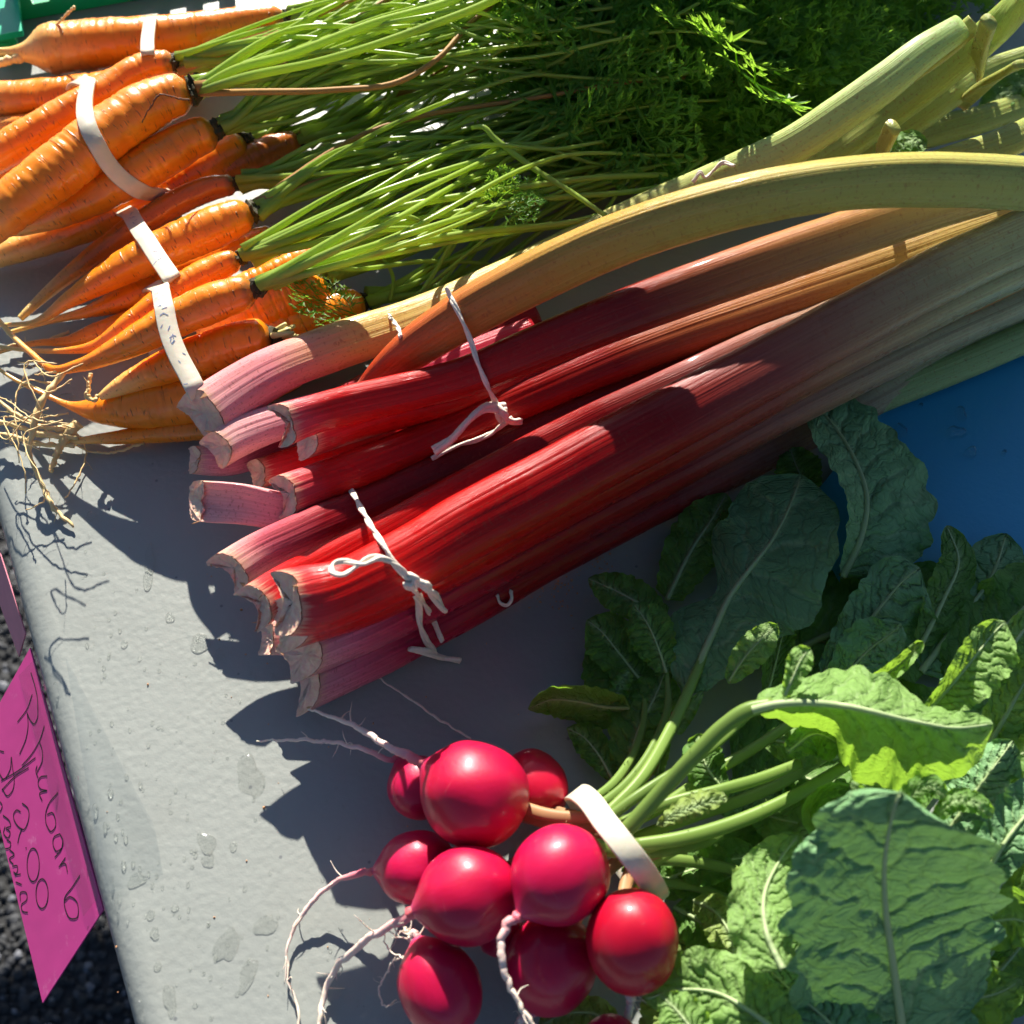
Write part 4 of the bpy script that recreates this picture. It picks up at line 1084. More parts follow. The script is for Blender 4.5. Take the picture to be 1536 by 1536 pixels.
def spline3o(pts, n):
    a = np.asarray(pts, float)
    d = np.linalg.norm(np.diff(a, axis=0), axis=1) + 1e-6
    k = np.concatenate([[0], np.cumsum(d)]); m = np.zeros_like(a)
    if len(a) > 2: m[1:-1] = (a[2:] - a[:-2]) / (k[2:] - k[:-2])[:, None]
    m[0] = (a[1] - a[0]) / d[0]; m[-1] = (a[-1] - a[-2]) / d[-1]
    q = np.linspace(0, k[-1], n); i = np.clip(np.searchsorted(k, q, side='right') - 1, 0, len(a) - 2)
    h = d[i][:, None]; u = ((q - k[i]) / d[i])[:, None]
    return (a[i] * (2*u**3 - 3*u**2 + 1) + m[i] * h * (u**3 - 2*u**2 + u) + a[i+1] * (-2*u**3 + 3*u**2) + m[i+1] * h * (u**3 - u**2))

RAD = {}
RAD['top'] = radish('large round radish highest in the bunch, root pointing at the rhubarb', 712, 1190, 78, .036, (640, 1150, .036), [(620, 1138, .034, 5), (585, 1122, .031, 5), (550, 1100, .027, 4), (510, 1080, .022, 3), (462, 1064, .018, 1.5)], 61)
RAD['backleft'] = radish('small shaded radish behind the highest one with a long straight root', 628, 1182, 46, .014, (605, 1152, .014), [(590, 1142, .015, 4), (555, 1128, .016, 3), (500, 1113, .015, 3), (440, 1110, .013, 2), (385, 1112, .011, 1)], 62)
RAD['backright'] = radish('dark shaded radish between the highest one and the rubber band', 800, 1180, 53, .016, (760, 1120, .010), None, 63)
RAD['midleft'] = radish('shaded purple radish with a looping thin root on the sunlit table', 626, 1302, 56, .017, (578, 1305, .016), [(556, 1308, .015, 3.5), (520, 1315, .012, 4), (485, 1335, .008, 4), (455, 1370, .005, 2.5), (432, 1420, .003, 2), (432, 1470, .002, 2), (445, 1510, .002, 2), (450, 1560, .002, 1.5)], 64)
RAD['centre'] = radish('pinkish red radish with a thick hairy white root', 702, 1342, 72, .034, (640, 1360, .034), [(625, 1368, .033, 6), (590, 1385, .028, 6), (550, 1410, .020, 6), (510, 1445, .010, 5.5), (490, 1480, .004, 5), (478, 1530, .003, 4), (472, 1570, .003, 3)], 65, hairs=16)
RAD['right'] = radish('bright radish beside the rubber band with a curved white root', 840, 1312, 72, .044, (788, 1364, .045), [(776, 1374, .045, 6), (760, 1390, .045, 6), (752, 1420, .044, 5), (758, 1460, .042, 4), (775, 1500, .040, 3.5), (805, 1545, .038, 3)], 66)
RAD['lowright'] = radish('red radish lowest beside the leaves, short pink root with scars', 950, 1412, 70, .040, (948, 1470, .030), [(946, 1490, .026, 6), (944, 1510, .022, 6), (938, 1550, .018, 4)], 67, elong=1.12)
RAD['bottom'] = radish('oval radish below the hairy root with its own thin tail', 660, 1482, 62, .020, (630, 1420, .022), [(618, 1412, .022, 4), (612, 1400, .022, 3), (608, 1392, .022, 2)], 68, elong=1.15)
RAD['lowmid'] = radish('dark red radish under the curved white root', 826, 1446, 70, .022, (800, 1510, .012), [(790, 1520, .010, 6), (775, 1540, .008, 5), (760, 1570, .006, 3)], 69, elong=1.08)
RAD['tiny'] = radish('half hidden radish in the gap at the centre of the bunch', 752, 1400, 34, .016, (730, 1420, .012), None, 70)
RAD['edge'] = radish('radish cut off by the lower frame edge over a yellowing leaf', 915, 1575, 48, .020, (900, 1620, .012), None, 71)
# a loose curly root hair under the hairy root
rootlet(RAD['bottom'][0], [(612, 1435, .014, 1.6), (595, 1438, .012, 1.6), (580, 1460, .008, 1.5), (568, 1485, .005, 1.5), (580, 1510, .004, 1.3), (595, 1500, .003, 1)], MAT_TAP)
rootlet(RAD['bottom'][0], [(608, 1440, .014, 1.4), (580, 1420, .012, 1.2), (575, 1400, .014, 1.0)], MAT_TAP)
rootlet(RAD['backright'][0], [(706, 1108, .004, 1.6), (660, 1080, .003, 1.8), (610, 1045, .003, 1.8), (560, 1012, .003, 1.4)], MAT_TAP, hair=False)

# stems of the radishes
def petiole(par, pts, mat=MAT_PETIOLE, n=40):
    C, ex = world_path(pts, n)
    r = np.array([ex[i, 0] * mpp(C[i]) for i in range(n)])
    C[:, 2] = np.maximum(C[:, 2], T + r)
    th = np.linspace(0, 2*np.pi, 12, endpoint=False)
    prof = 1 - 0.28 * np.clip(np.sin(th), 0, 1) ** 4
    sec = np.stack([np.cos(th), np.sin(th)], -1)[None] * (r[:, None] * prof)[..., None]
    v, f = sweep(C, sec, (0, -.3, .95))
    mb = MB(); mb.add(v, f)
    for k in range(int(10)):
        i = int(rng.integers(2, n - 2)); dd = nrm(rng.normal(size=3)); a = C[i] + dd * r[i] * .8
        mb.add(*tube(np.array([a, a + dd * .0006, a + dd * rng.uniform(.0008, .0018)]), [.00014, .0001, .00004], 4))
    v, f = mb.get()
    return mk('stem', v, f, mat, par, reg=False)
tan = MAT_PETIOLE_TAN
petiole(RAD['top'][0], [(782, 1210, .030, 9), (820, 1222, .032, 10), (870, 1226, .034, 9), (920, 1222, .038, 8)], tan)
petiole(RAD['top'][0], [(780, 1222, .026, 9), (830, 1236, .028, 10), (890, 1240, .030, 10), (930, 1236, .034, 9)], tan)
petiole(RAD['backright'][0], [(815, 1210, .018, 8), (850, 1222, .022, 9), (900, 1224, .022, 8), (960, 1175, .020, 7), (1000, 1110, .013, 6), (1015, 1050, .009, 3)], tan)
petiole(RAD['right'][0], [(880, 1262, .040, 9), (905, 1272, .036, 12), (940, 1275, .034, 11), (1000, 1262, .034, 9)], MAT_PETIOLE)
petiole(RAD['lowright'][0], [(935, 1352, .034, 10), (938, 1330, .032, 10), (950, 1300, .030, 10), (990, 1275, .028, 9)], tan)
petiole(RAD['lowright'][0], [(950, 1352, .030, 8), (956, 1335, .028, 8), (975, 1300, .026, 8), (1020, 1270, .026, 8)], MAT_PETIOLE)
petiole(RAD['lowmid'][0], [(860, 1390, .022, 9), (890, 1330, .020, 10), (930, 1290, .020, 10), (980, 1265, .020, 9)], tan)
petiole(RAD['centre'][0], [(765, 1300, .028, 9), (820, 1262, .024, 10), (880, 1250, .024, 10), (940, 1250, .026, 9)], tan)
petiole(RAD['top'][0], [(905, 1225, .038, 8), (960, 1170, .036, 9), (1005, 1095, .029, 9), (1040, 1020, .022, 8), (1072, 946, .0185, 6.5), (1120, 862, .021, 4.5), (1160, 808, .0225, 2.5)])
petiole(RAD['right'][0], [(935, 1250, .046, 12), (985, 1195, .052, 12), (1040, 1135, .060, 12), (1085, 1090, .065, 12), (1120, 1066, .068, 12), (1160, 1056, .070, 10)])
petiole(RAD['right'][0], [(915, 1225, .040, 8), (955, 1195, .041, 8), (1000, 1165, .040, 7), (1060, 1128, .036, 6), (1150, 1050, .032, 3)])
petiole(RAD['lowright'][0], [(952, 1268, .036, 10), (1020, 1258, .036, 11), (1100, 1235, .035, 11), (1180, 1200, .034, 10), (1250, 1160, .032, 9), (1330, 1110, .03, 8)])
petiole(RAD['lowmid'][0], [(955, 1282, .030, 8), (1010, 1275, .030, 8), (1060, 1262, .029, 8), (1080, 1250, .028, 9)])
petiole(RAD['centre'][0], [(930, 1235, .036, 8), (1000, 1205, .038, 8), (1080, 1185, .038, 9), (1140, 1168, .036, 9), (1200, 1145, .034, 8)])
petiole(RAD['backright'][0], [(880, 1205, .030, 6), (920, 1175, .026, 7), (950, 1130, .020, 6), (966, 1080, .013, 5), (966, 1030, .010, 3)])
petiole(RAD['midleft'][0], [(890, 1215, .034, 7), (935, 1180, .030, 7), (980, 1120, .024, 7), (1002, 1060, .018, 6), (1000, 1005, .016, 3)])
petiole(RAD['midleft'][0], [(920, 1245, .026, 8), (985, 1215, .026, 9), (1060, 1165, .028, 9), (1150, 1110, .028, 8), (1250, 1040, .03, 7)])
petiole(RAD['backleft'][0], [(940, 1260, .022, 8), (1040, 1225, .022, 9), (1160, 1180, .022, 9), (1260, 1120, .022, 8)])
petiole(RAD['bottom'][0], [(945, 1290, .020, 8), (1010, 1290, .020, 9), (1080, 1300, .018, 8), (1150, 1320, .018, 8)])
petiole(RAD['tiny'][0], [(935, 1300, .016, 8), (980, 1320, .014, 8), (1040, 1330, .012, 7), (1120, 1360, .012, 7)])

# radish leaves
def leaf(par, pts, label=None, mat=MAT_LEAF, fold=(0, 0), curl=(0, 0), teeth=0.07, crumple=0.0007, seed=1, nv=9, quilt=0.0006, n=120, m_=26, midrib=True, droop=0.0, groove=0.0009):
    """pts base -> tip: px, py, h, left half width px, right half width px. fold: height change of the left and right edges (m)"""
    q = spline(pts, n)
    dx = np.gradient(q[:, 0]); dy = np.gradient(q[:, 1]); l = np.hypot(dx, dy) + 1e-9
    nx, ny = dy / l, -dx / l                     # left of travel in the picture
    s = np.linspace(0, 1, n)
    g_ = np.random.default_rng(seed)
    V = np.zeros((n, 2*m_ + 1, 3)); UV = np.zeros((n, 2*m_ + 1, 2)); VE = np.zeros((n, 2*m_ + 1))
    tipf = np.sqrt(np.clip((1 - s) / 0.06, 0, 1)); basef = np.clip(s / 0.05, 0.15, 1)
    length = sum(np.linalg.norm(P(*q[i+1, :3]) - P(*q[i, :3])) for i in range(n - 1))
    ph = g_.uniform(0, 6.28, 4)
    for side in (0, 1):
        w = np.maximum(q[:, 3 + side], 1.0) * tipf * basef
        scal = 1 + teeth * (np.abs(np.sin(s * nv * 1.15 * np.pi + ph[side])) - 0.55) + teeth * 0.45 * np.sin(s * nv * 5.3 + ph[2]) + 0.022 * wob(seed + side + 40, s * 60)
        w = w * scal
        sg = -1 if side == 1 else 1
        for j in range(m_ + 1):
            if side == 1 and j == 0: continue
            u = j / m_
            px = q[:, 0] + nx * sg * w * u
            py = q[:, 1] + ny * sg * w * u
            # side veins leave the midrib at an angle
            vpos = (s - u * 0.22 - 0.03 * np.sin(u * 5 + ph[3]) + 0.035 * wob(seed + 70 + side, s * 6, octaves=1) + 0.03 * wob(seed + 80 + side, s * 9 + u * 5, octaves=2)) * nv + 0.5 * side
            dv = np.abs(vpos - np.round(vpos))
            vein = np.exp(-(dv / (0.035 + 0.05 * (1 - u))) ** 2) * (1 - u * .9) ** 0.35
            mid = np.exp(-(u * w / 6.0) ** 2)
            bul = (np.minimum(1, dv * 3.2) ** 0.7) * np.sin(np.pi * min(1, u * 1.1 + 0.08)) * quilt * np.clip(w / 95, 0.1, 1.0)
            h = q[:, 2] + fold[side] * u ** 1.25 * np.sin(np.pi * np.clip(s * 0.85 + 0.12, 0, 1)) + curl[side] * u ** 4 - droop * u * u
            cr = crumple * np.clip(w / 60, 0.25, 1.2) * (1 + 2.2 * u * u) * wob(seed, px * 0.022, py * 0.022, octaves=3)
            ruffle = 0.0016 * u ** 3 * np.sin(s * nv * 3.1 + ph[side])
            h = np.maximum(h + bul + cr + ruffle - groove * vein, 0.0012)
            col = m_ - j if side == 0 else m_ + j
            V[:, col] = PV(px, py, h)
            UV[:, col, 0] = s * length; UV[:, col, 1] = sg * u * 0.03
            VE[:, col] = np.maximum(vein * 0.75, mid)
    F = grid_faces(n, 2*m_ + 1, closed=False)
    V2 = V.reshape(-1, 3)
    # real arc-length across for the vein net
    acr = np.cumsum(np.linalg.norm(np.diff(V, axis=1, prepend=V[:, :1]), axis=2), axis=1)
    UV[:, :, 1] = acr
    o = mk('leaf', V2, F, mat, par, uv=UV.reshape(-1, 2) + g_.uniform(0, 5), attrs={'vein': VE.ravel()})
    if label: o['label'] = label
    if midrib:
        C = V[:, m_] ; C = C[:-2]
        rr = np.interp(np.linspace(0, 1, len(C)), [0, .5, 1], [.0014, .0009, .0003]) * min(1.0, max(.35, length / .075))
        kk = 9
        Cp = np.vstack([np.repeat(C[:1], kk // 2, 0), C, np.repeat(C[-1:], kk // 2, 0)])
        C = np.stack([np.convolve(Cp[:, j], np.ones(kk) / kk, 'valid') for j in range(3)], -1)
        view = nrm(CAM - C.mean(0))
        v, f = tube(C - nrm(C - CAM) * (rr[:, None] * 0.25 + 0.0005), rr, 8)
        mk('midrib', v, f, MAT_MIDRIB, o)
    return o

Rt, Rr, Rlr, Rlm, Rc, Rbr, Rml, Rbl, Rb, Rti = [RAD[k][0] for k in ('top', 'right', 'lowright', 'lowmid', 'centre', 'backright', 'midleft', 'backleft', 'bottom', 'tiny')]
# low shaded fill first
leaf(Rbr, [(1000, 900, 0.0078, 20, 20), (1040, 820, 0.0104, 42, 42), (1070, 775, 0.0117, 38, 38), (1090, 740, 0.0117, 12, 12)], seed=1)
leaf(Rbr, [(1000, 930, 0.0130, 15, 15), (950, 900, 0.0156, 30, 32), (915, 882, 0.0156, 28, 26), (882, 868, 0.0143, 6, 6)], seed=2)
leaf(Rml, [(968, 1030, 0.0104, 20, 20), (925, 975, 0.0130, 36, 36), (900, 945, 0.0143, 34, 34), (880, 930, 0.0143, 8, 8)], seed=3)
leaf(Rml, [(1000, 1010, 0.0169, 12, 12), (985, 965, 0.0195, 34, 30), (968, 930, 0.0208, 32, 32), (950, 905, 0.0208, 8, 8)], seed=4)
leaf(Rml, [(970, 1090, 0.0091, 25, 25), (935, 1030, 0.0097, 48, 44), (905, 985, 0.0091, 40, 44), (885, 960, 0.0078, 8, 8)], seed=5)
leaf(Rbl, [(920, 1170, 0.0078, 8, 8), (895, 1128, 0.0078, 22, 24), (875, 1105, 0.0072, 22, 24), (850, 1092, 0.0065, 4, 4)], seed=6)
leaf(Rbl, [(940, 1160, 0.0091, 25, 30), (960, 1090, 0.0104, 45, 40), (985, 1040, 0.0117, 40, 40), (1000, 1000, 0.0117, 10, 10)], seed=7)
leaf(Rb, [(1100, 1180, 0.0039, 80, 80), (1200, 1150, 0.0039, 110, 110), (1320, 1120, 0.0039, 110, 120), (1440, 1100, 0.0039, 60, 60)], seed=8, quilt=.002)
leaf(Rb, [(1060, 1320, 0.0039, 60, 60), (1140, 1320, 0.0039, 90, 90), (1240, 1340, 0.0039, 100, 100), (1340, 1340, 0.0039, 60, 60)], seed=9, quilt=.002)
leaf(Rti, [(1080, 1420, 0.0033, 60, 60), (1200, 1480, 0.0033, 110, 110), (1320, 1500, 0.0033, 120, 120), (1500, 1500, 0.0033, 70, 70)], seed=10)
leaf(Rti, [(1150, 1000, 0.0039, 60, 60), (1250, 950, 0.0039, 90, 90), (1360, 930, 0.0046, 90, 90), (1500, 930, 0.0052, 60, 60)], seed=11)
leaf(Rlm, [(950, 1340, 0.0078, 15, 15), (1030, 1308, 0.0104, 38, 40), (1090, 1290, 0.0117, 40, 42), (1140, 1285, 0.0117, 12, 12)], seed=12)
leaf(Rlm, [(930, 1545, 0.0078, 14, 14), (890, 1520, 0.0084, 28, 26), (850, 1520, 0.0084, 26, 22), (808, 1540, 0.0078, 8, 8)], 'pale yellowing leaf under the radishes', MAT_LEAF_YELLOW, seed=13)
leaf(Rlm, [(1120, 1400, 0.0065, 20, 20), (1070, 1410, 0.0078, 36, 40), (1020, 1440, 0.0084, 40, 44), (985, 1470, 0.0091, 14, 14)], None, MAT_LEAF_YELLOW, seed=14)
# right hand, shaded by the rhubarb
leaf(Rti, [(1380, 1010, 0.0046, 30, 30), (1440, 930, 0.0062, 60, 60), (1490, 860, 0.0069, 60, 56), (1510, 800, 0.0069, 20, 18)], None, MAT_LEAF_BLUE, seed=15)
leaf(Rti, [(1420, 1030, 0.0062, 30, 30), (1490, 960, 0.0085, 70, 60), (1560, 890, 0.0092, 60, 60), (1620, 840, 0.0077, 10, 10)], seed=16)
leaf(Rbl, [(1380, 970, 0.0092, 12, 14), (1415, 900, 0.0123, 30, 32), (1438, 840, 0.0146, 30, 26), (1420, 788, 0.0162, 10, 10)], seed=17, fold=(.006, -.004))
leaf(Rc, [(1262, 868, 0.0139, 8, 14), (1290, 810, 0.0177, 22, 92), (1300, 745, 0.0216, 30, 98), (1280, 685, 0.0239, 36, 72), (1246, 632, 0.0246, 36, 52), (1216, 600, 0.0246, 16, 26)], 'upright shade blue leaf reaching over the rhubarb', MAT_LEAF_BLUE, fold=(.010, -.006), seed=18, teeth=.09)
leaf(Rc, [(1215, 740, 0.0115, 20, 20), (1195, 700, 0.0131, 34, 36), (1185, 672, 0.0131, 14, 14)], seed=19)
leaf(Rr, [(1232, 1015, 0.0115, 12, 18), (1285, 955, 0.0146, 38, 78), (1325, 905, 0.0177, 46, 88), (1360, 866, 0.0200, 40, 62), (1380, 852, 0.0208, 14, 20)], None, MAT_LEAF_BLUE, fold=(.004, -.012), seed=20)
leaf(Rt, [(1030, 1045, 0.0192, 20, 14), (1058, 975, 0.0200, 58, 60), (1074, 940, 0.0204, 64, 88), (1092, 900, 0.0212, 22, 104), (1124, 855, 0.0220, 72, 122), (1160, 808, 0.0223, 78, 100), (1186, 757, 0.0223, 74, 80), (1203, 712, 0.0216, 36, 40)], 'broad spoon shaped leaf in the shade of the rhubarb', MAT_LEAF_BLUE, fold=(-.006, .010), seed=21, teeth=.05, nv=7)
leaf(Rml, [(1150, 1045, 0.0131, 8, 8), (1164, 990, 0.0154, 20, 20), (1176, 935, 0.0169, 18, 18), (1178, 905, 0.0177, 5, 5)], seed=22, fold=(.006, 0))
leaf(Rt, [(1016, 1102, 0.0192, 5, 6), (1034, 1066, 0.0216, 10, 11), (1054, 1036, 0.0231, 4, 4)], seed=23, midrib=False, n=24, m_=6)
leaf(Rml, [(945, 1062, 0.0115, 14, 14), (905, 1060, 0.0127, 34, 26), (865, 1052, 0.0131, 30, 24), (825, 1050, 0.0115, 26, 18), (792, 1064, 0.0092, 5, 5)], 'dark curled leaf hanging towards the rhubarb', fold=(-.016, .010), curl=(0, .006), seed=24)
leaf(Rml, [(918, 1056, 0.0139, 8, 8), (930, 1030, 0.0162, 14, 14), (944, 1006, 0.0177, 8, 8)], seed=25, midrib=False, n=24, m_=8)
leaf(Rbr, [(985, 1165, 0.0154, 8, 8), (992, 1130, 0.0169, 16, 12), (998, 1092, 0.0185, 10, 9)], None, seed=26, fold=(.005, .005), n=30, m_=10)
# sunlit middle
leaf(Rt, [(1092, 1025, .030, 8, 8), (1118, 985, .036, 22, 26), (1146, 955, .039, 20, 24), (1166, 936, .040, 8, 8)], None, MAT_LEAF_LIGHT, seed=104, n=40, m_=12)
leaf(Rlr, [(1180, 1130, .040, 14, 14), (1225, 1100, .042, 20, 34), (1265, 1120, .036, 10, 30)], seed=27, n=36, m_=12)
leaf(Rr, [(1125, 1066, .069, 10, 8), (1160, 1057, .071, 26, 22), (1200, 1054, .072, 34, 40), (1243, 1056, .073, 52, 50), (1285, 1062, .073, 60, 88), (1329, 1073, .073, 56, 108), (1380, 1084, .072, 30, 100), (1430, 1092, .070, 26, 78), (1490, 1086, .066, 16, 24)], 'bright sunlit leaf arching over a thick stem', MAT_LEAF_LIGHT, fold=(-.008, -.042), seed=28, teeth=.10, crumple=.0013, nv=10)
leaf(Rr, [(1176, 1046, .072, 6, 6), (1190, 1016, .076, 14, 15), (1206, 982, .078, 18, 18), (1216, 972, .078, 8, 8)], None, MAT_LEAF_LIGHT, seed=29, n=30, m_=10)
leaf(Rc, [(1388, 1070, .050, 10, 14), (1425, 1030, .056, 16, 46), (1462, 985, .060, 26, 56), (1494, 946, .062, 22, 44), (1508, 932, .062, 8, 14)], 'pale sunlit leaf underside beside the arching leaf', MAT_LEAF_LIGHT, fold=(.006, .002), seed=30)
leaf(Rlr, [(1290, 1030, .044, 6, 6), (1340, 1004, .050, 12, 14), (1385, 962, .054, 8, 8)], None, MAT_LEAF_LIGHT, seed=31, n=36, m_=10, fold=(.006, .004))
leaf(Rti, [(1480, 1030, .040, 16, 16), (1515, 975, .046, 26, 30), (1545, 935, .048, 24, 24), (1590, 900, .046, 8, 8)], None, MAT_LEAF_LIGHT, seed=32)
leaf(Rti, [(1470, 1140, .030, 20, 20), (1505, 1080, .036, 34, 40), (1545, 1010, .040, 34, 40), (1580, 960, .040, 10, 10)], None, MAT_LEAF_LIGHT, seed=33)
leaf(Rb, [(1420, 1250, .030, 26, 26), (1462, 1190, .038, 48, 46), (1495, 1145, .042, 40, 44), (1520, 1110, .042, 12, 12)], None, MAT_LEAF_BLUE, seed=34, fold=(-.006, -.012))
leaf(Rb, [(1470, 1330, .036, 20, 20), (1510, 1260, .042, 44, 44), (1560, 1200, .044, 44, 44), (1600, 1160, .044, 10, 10)], None, MAT_LEAF_BLUE, seed=35)
leaf(Rti, [(1400, 1570, .012, 30, 30), (1470, 1490, .014, 66, 66), (1530, 1420, .014, 60, 60), (1580, 1360, .014, 12, 12)], seed=36)
leaf(Rti, [(1480, 1440, .018, 20, 20), (1520, 1370, .022, 30, 40), (1560, 1300, .024, 30, 36), (1580, 1270, .024, 8, 8)], seed=46)
leaf(Rlr, [(1270, 1262, .030, 8, 8), (1232, 1250, .034, 14, 14), (1216, 1220, .040, 14, 14), (1240, 1190, .046, 14, 12), (1282, 1182, .048, 8, 8)], seed=37, fold=(.010, .010), midrib=False)
leaf(Rlr, [(1345, 1215, .060, 8, 10), (1370, 1190, .066, 20, 20), (1395, 1178, .068, 18, 20), (1420, 1195, .066, 8, 8)], seed=38, crumple=.003, quilt=.003, n=40, m_=14, midrib=False)
leaf(Rlr, [(1400, 1230, .058, 8, 10), (1435, 1200, .064, 18, 18), (1465, 1205, .064, 16, 16), (1490, 1225, .060, 8, 8)], seed=39, crumple=.003, quilt=.003, n=40, m_=14, midrib=False)
leaf(Rr, [(985, 1238, .044, 4, 5), (1012, 1222, .047, 14, 14), (1042, 1210, .049, 20, 16), (1072, 1200, .048, 16, 12), (1092, 1196, .046, 6, 6)], 'crumpled young leaf beside the rubber band', MAT_LEAF_YELLOW, seed=40, crumple=.0034, quilt=.002, teeth=.2, n=50, m_=16, midrib=False)
leaf(Rc, [(1090, 1190, .030, 8, 8), (1060, 1150, .032, 34, 30), (1050, 1120, .032, 26, 26), (1048, 1100, .03, 8, 8)], seed=41)
# more leaves filling the mass
g3 = np.random.default_rng(55)
for k, (x, y, h, w) in enumerate([(1250, 1180, .016, 46), (1330, 1150, .020, 50), (1420, 1300, .030, 50), (1500, 1380, .030, 46), (1180, 1230, .012, 44), (1120, 1200, .014, 36), (1040, 1290, .010, 34), (1240, 1250, .022, 40), (1440, 1060, .030, 44), (1520, 1140, .034, 44), (1190, 1110, .024, 34), (1290, 990, .020, 44), (1450, 1500, .020, 50)]):
    a = g3.uniform(-.9, .5); dx, dy = math.cos(a), math.sin(a); L = w * g3.uniform(1.5, 1.9)
    pts = [(x + dx * L * q, y + dy * L * q + g3.uniform(-6, 6), h + .006 * q, w * ww, w * ww * g3.uniform(.85, 1.15)) for q, ww in ((-.8, .3), (-.2, .85), (.35, 1.0), (.8, .7), (1.05, .2))]
    leaf([Rb, Rti, Rc, Rlr][k % 4], pts, None, [MAT_LEAF, MAT_LEAF_LIGHT, MAT_LEAF_BLUE][k % 3], seed=200 + k, fold=(g3.uniform(-.006, .008), g3.uniform(-.006, .008)), n=40, m_=14)
# foreground
leaf(Rb, [(1010, 1360, .010, 20, 20), (1060, 1390, .014, 44, 44), (1090, 1440, .018, 50, 50), (1080, 1500, .020, 16, 16)], None, MAT_LEAF, seed=101)
leaf(Rb, [(1040, 1350, .016, 12, 12), (1075, 1370, .022, 30, 30), (1100, 1420, .026, 34, 30), (1100, 1460, .028, 10, 10)], None, MAT_LEAF_YELLOW, seed=102)
leaf(Rb, [(985, 1440, .008, 20, 20), (1010, 1470, .010, 44, 40), (1000, 1530, .012, 50, 44), (960, 1580, .012, 14, 14)], None, MAT_LEAF_YELLOW, seed=103)
leaf(Rlm, [(1175, 1455, .060, 30, 22), (1150, 1400, .058, 54, 40), (1146, 1345, .054, 52, 52), (1170, 1290, .049, 42, 38), (1200, 1250, .044, 12, 10)], 'bright lit leaf tucked against the big shade blue leaf', MAT_LEAF_LIGHT, seed=42, crumple=.0009, quilt=.0008)
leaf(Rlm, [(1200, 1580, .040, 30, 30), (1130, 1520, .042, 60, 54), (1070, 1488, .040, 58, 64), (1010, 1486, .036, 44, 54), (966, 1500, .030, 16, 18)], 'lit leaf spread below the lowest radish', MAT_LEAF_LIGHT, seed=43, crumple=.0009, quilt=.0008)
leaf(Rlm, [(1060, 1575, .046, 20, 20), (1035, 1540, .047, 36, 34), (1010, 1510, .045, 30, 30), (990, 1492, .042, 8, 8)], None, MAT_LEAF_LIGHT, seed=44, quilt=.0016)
leaf(Rlr, [(1300, 1600, .030, 60, 60), (1230, 1520, .034, 70, 60), (1180, 1480, .034, 40, 50), (1150, 1450, .033, 10, 10)], None, MAT_LEAF_BLUE, seed=45)
leaf(Rlr, [(1362, 1600, .012, 170, 80), (1350, 1520, .027, 175, 120), (1338, 1435, .046, 150, 158), (1328, 1360, .063, 150, 178), (1326, 1310, .074, 140, 178), (1332, 1255, .086, 112, 160), (1344, 1205, .097, 66, 118), (1352, 1188, .100, 20, 50)], 'very large shade blue leaf, folded along its midrib, nearest the radishes', MAT_LEAF_BLUE, fold=(.004, .004), curl=(-.003, -.003), seed=47, crumple=.0009, quilt=.0007, groove=.0009, nv=8, n=220, m_=44, teeth=.11)
leaf(Rlr, [(1330, 1230, .070, 6, 8), (1305, 1205, .073, 12, 14), (1276, 1172, .076, 4, 4)], seed=48, n=24, m_=8, midrib=False)

# scraps of leaf left on the trimmed rhubarb tops
leaf(SH1, [(1330, 250, .046, 8, 8), (1345, 225, .052, 14, 18), (1366, 210, .056, 16, 22), (1390, 222, .054, 10, 12)], 'scrap of green leaf on the trimmed shoot', seed=91, n=30, m_=10, midrib=False, crumple=.002)
leaf(SH3, [(1405, 115, .040, 6, 6), (1430, 92, .046, 10, 20), (1452, 72, .050, 10, 22), (1462, 58, .052, 5, 8)], None, seed=92, n=30, m_=10, midrib=False, crumple=.002)
leaf(SH4, [(1470, 172, .020, 10, 10), (1495, 150, .026, 22, 18), (1530, 128, .030, 26, 18), (1580, 105, .032, 14, 10)], None, seed=93, n=30, m_=10, midrib=False, crumple=.002)
leaf(SH2, [(1462, 118, .036, 5, 5), (1448, 98, .044, 8, 8), (1440, 80, .048, 7, 7), (1446, 62, .05, 4, 4)], None, seed=94, n=30, m_=10, midrib=False, crumple=.002)

# radish rubber band
axr = P(1000, 1180, .035) - P(850, 1300, .035)
band('cream rubber band round the radish stems', [(872, 1192, .040), (888, 1206, .046), (908, 1234, .052), (930, 1262, .054), (952, 1290, .052), (970, 1315, .046), (984, 1338, .036)], axr, .0066, [(985, 1350, .020), (960, 1330, .008), (905, 1255, .006), (868, 1202, .012), (862, 1192, .026)], thick=.0008, hand=True)

# ------------------------------------------------------------------ price cards
A, B = P(47, 972, -.014), P(157, 1364, -.014)
B2 = P(66, 1504, -.046); A2 = A + (B2 - B)
cn = nrm(np.cross(B - A, B2 - B))
if cn @ (CAM - A) < 0: cn = -cn
co = thing('price_card', 'magenta price card reading Rhubarb $2.00 a Bundle taped to the table edge', 'price card', ((A + B)[0] / 2, (A + B)[1] / 2, float(A2[2])))
def slab(name, c, thick, mat, par, nrmv, sub=14, bulge=0.0, seed=0):
    a, b, b2, a2 = c
    n = sub; V = []
    for lay in (0, 1):
        for i in range(n + 1):
            for j in range(n + 1):
                u, w = i / n, j / n
                p = (a * (1-u) + b * u) * (1-w) + (a2 * (1-u) + b2 * u) * w
                V.append(p + nrmv * (thick * lay + bulge * math.sin(math.pi * u) * w))
    F = []
    k = (n + 1) ** 2
    for i in range(n):
        for j in range(n):
            q = i*(n+1) + j
            F.append((q, q+1, q+n+2, q+n+1)); F.append((k+q, k+q+n+1, k+q+n+2, k+q+1))
    for i in range(n):
        for (s, d) in ((i*(n+1), n+1), (i*(n+1)+n, n+1), (i, 1), (n*(n+1)+i, 1)):
            F.append((s, s+d, s+d+k, s+k))
    return mk(name, V, F, mat, par, smooth=False)
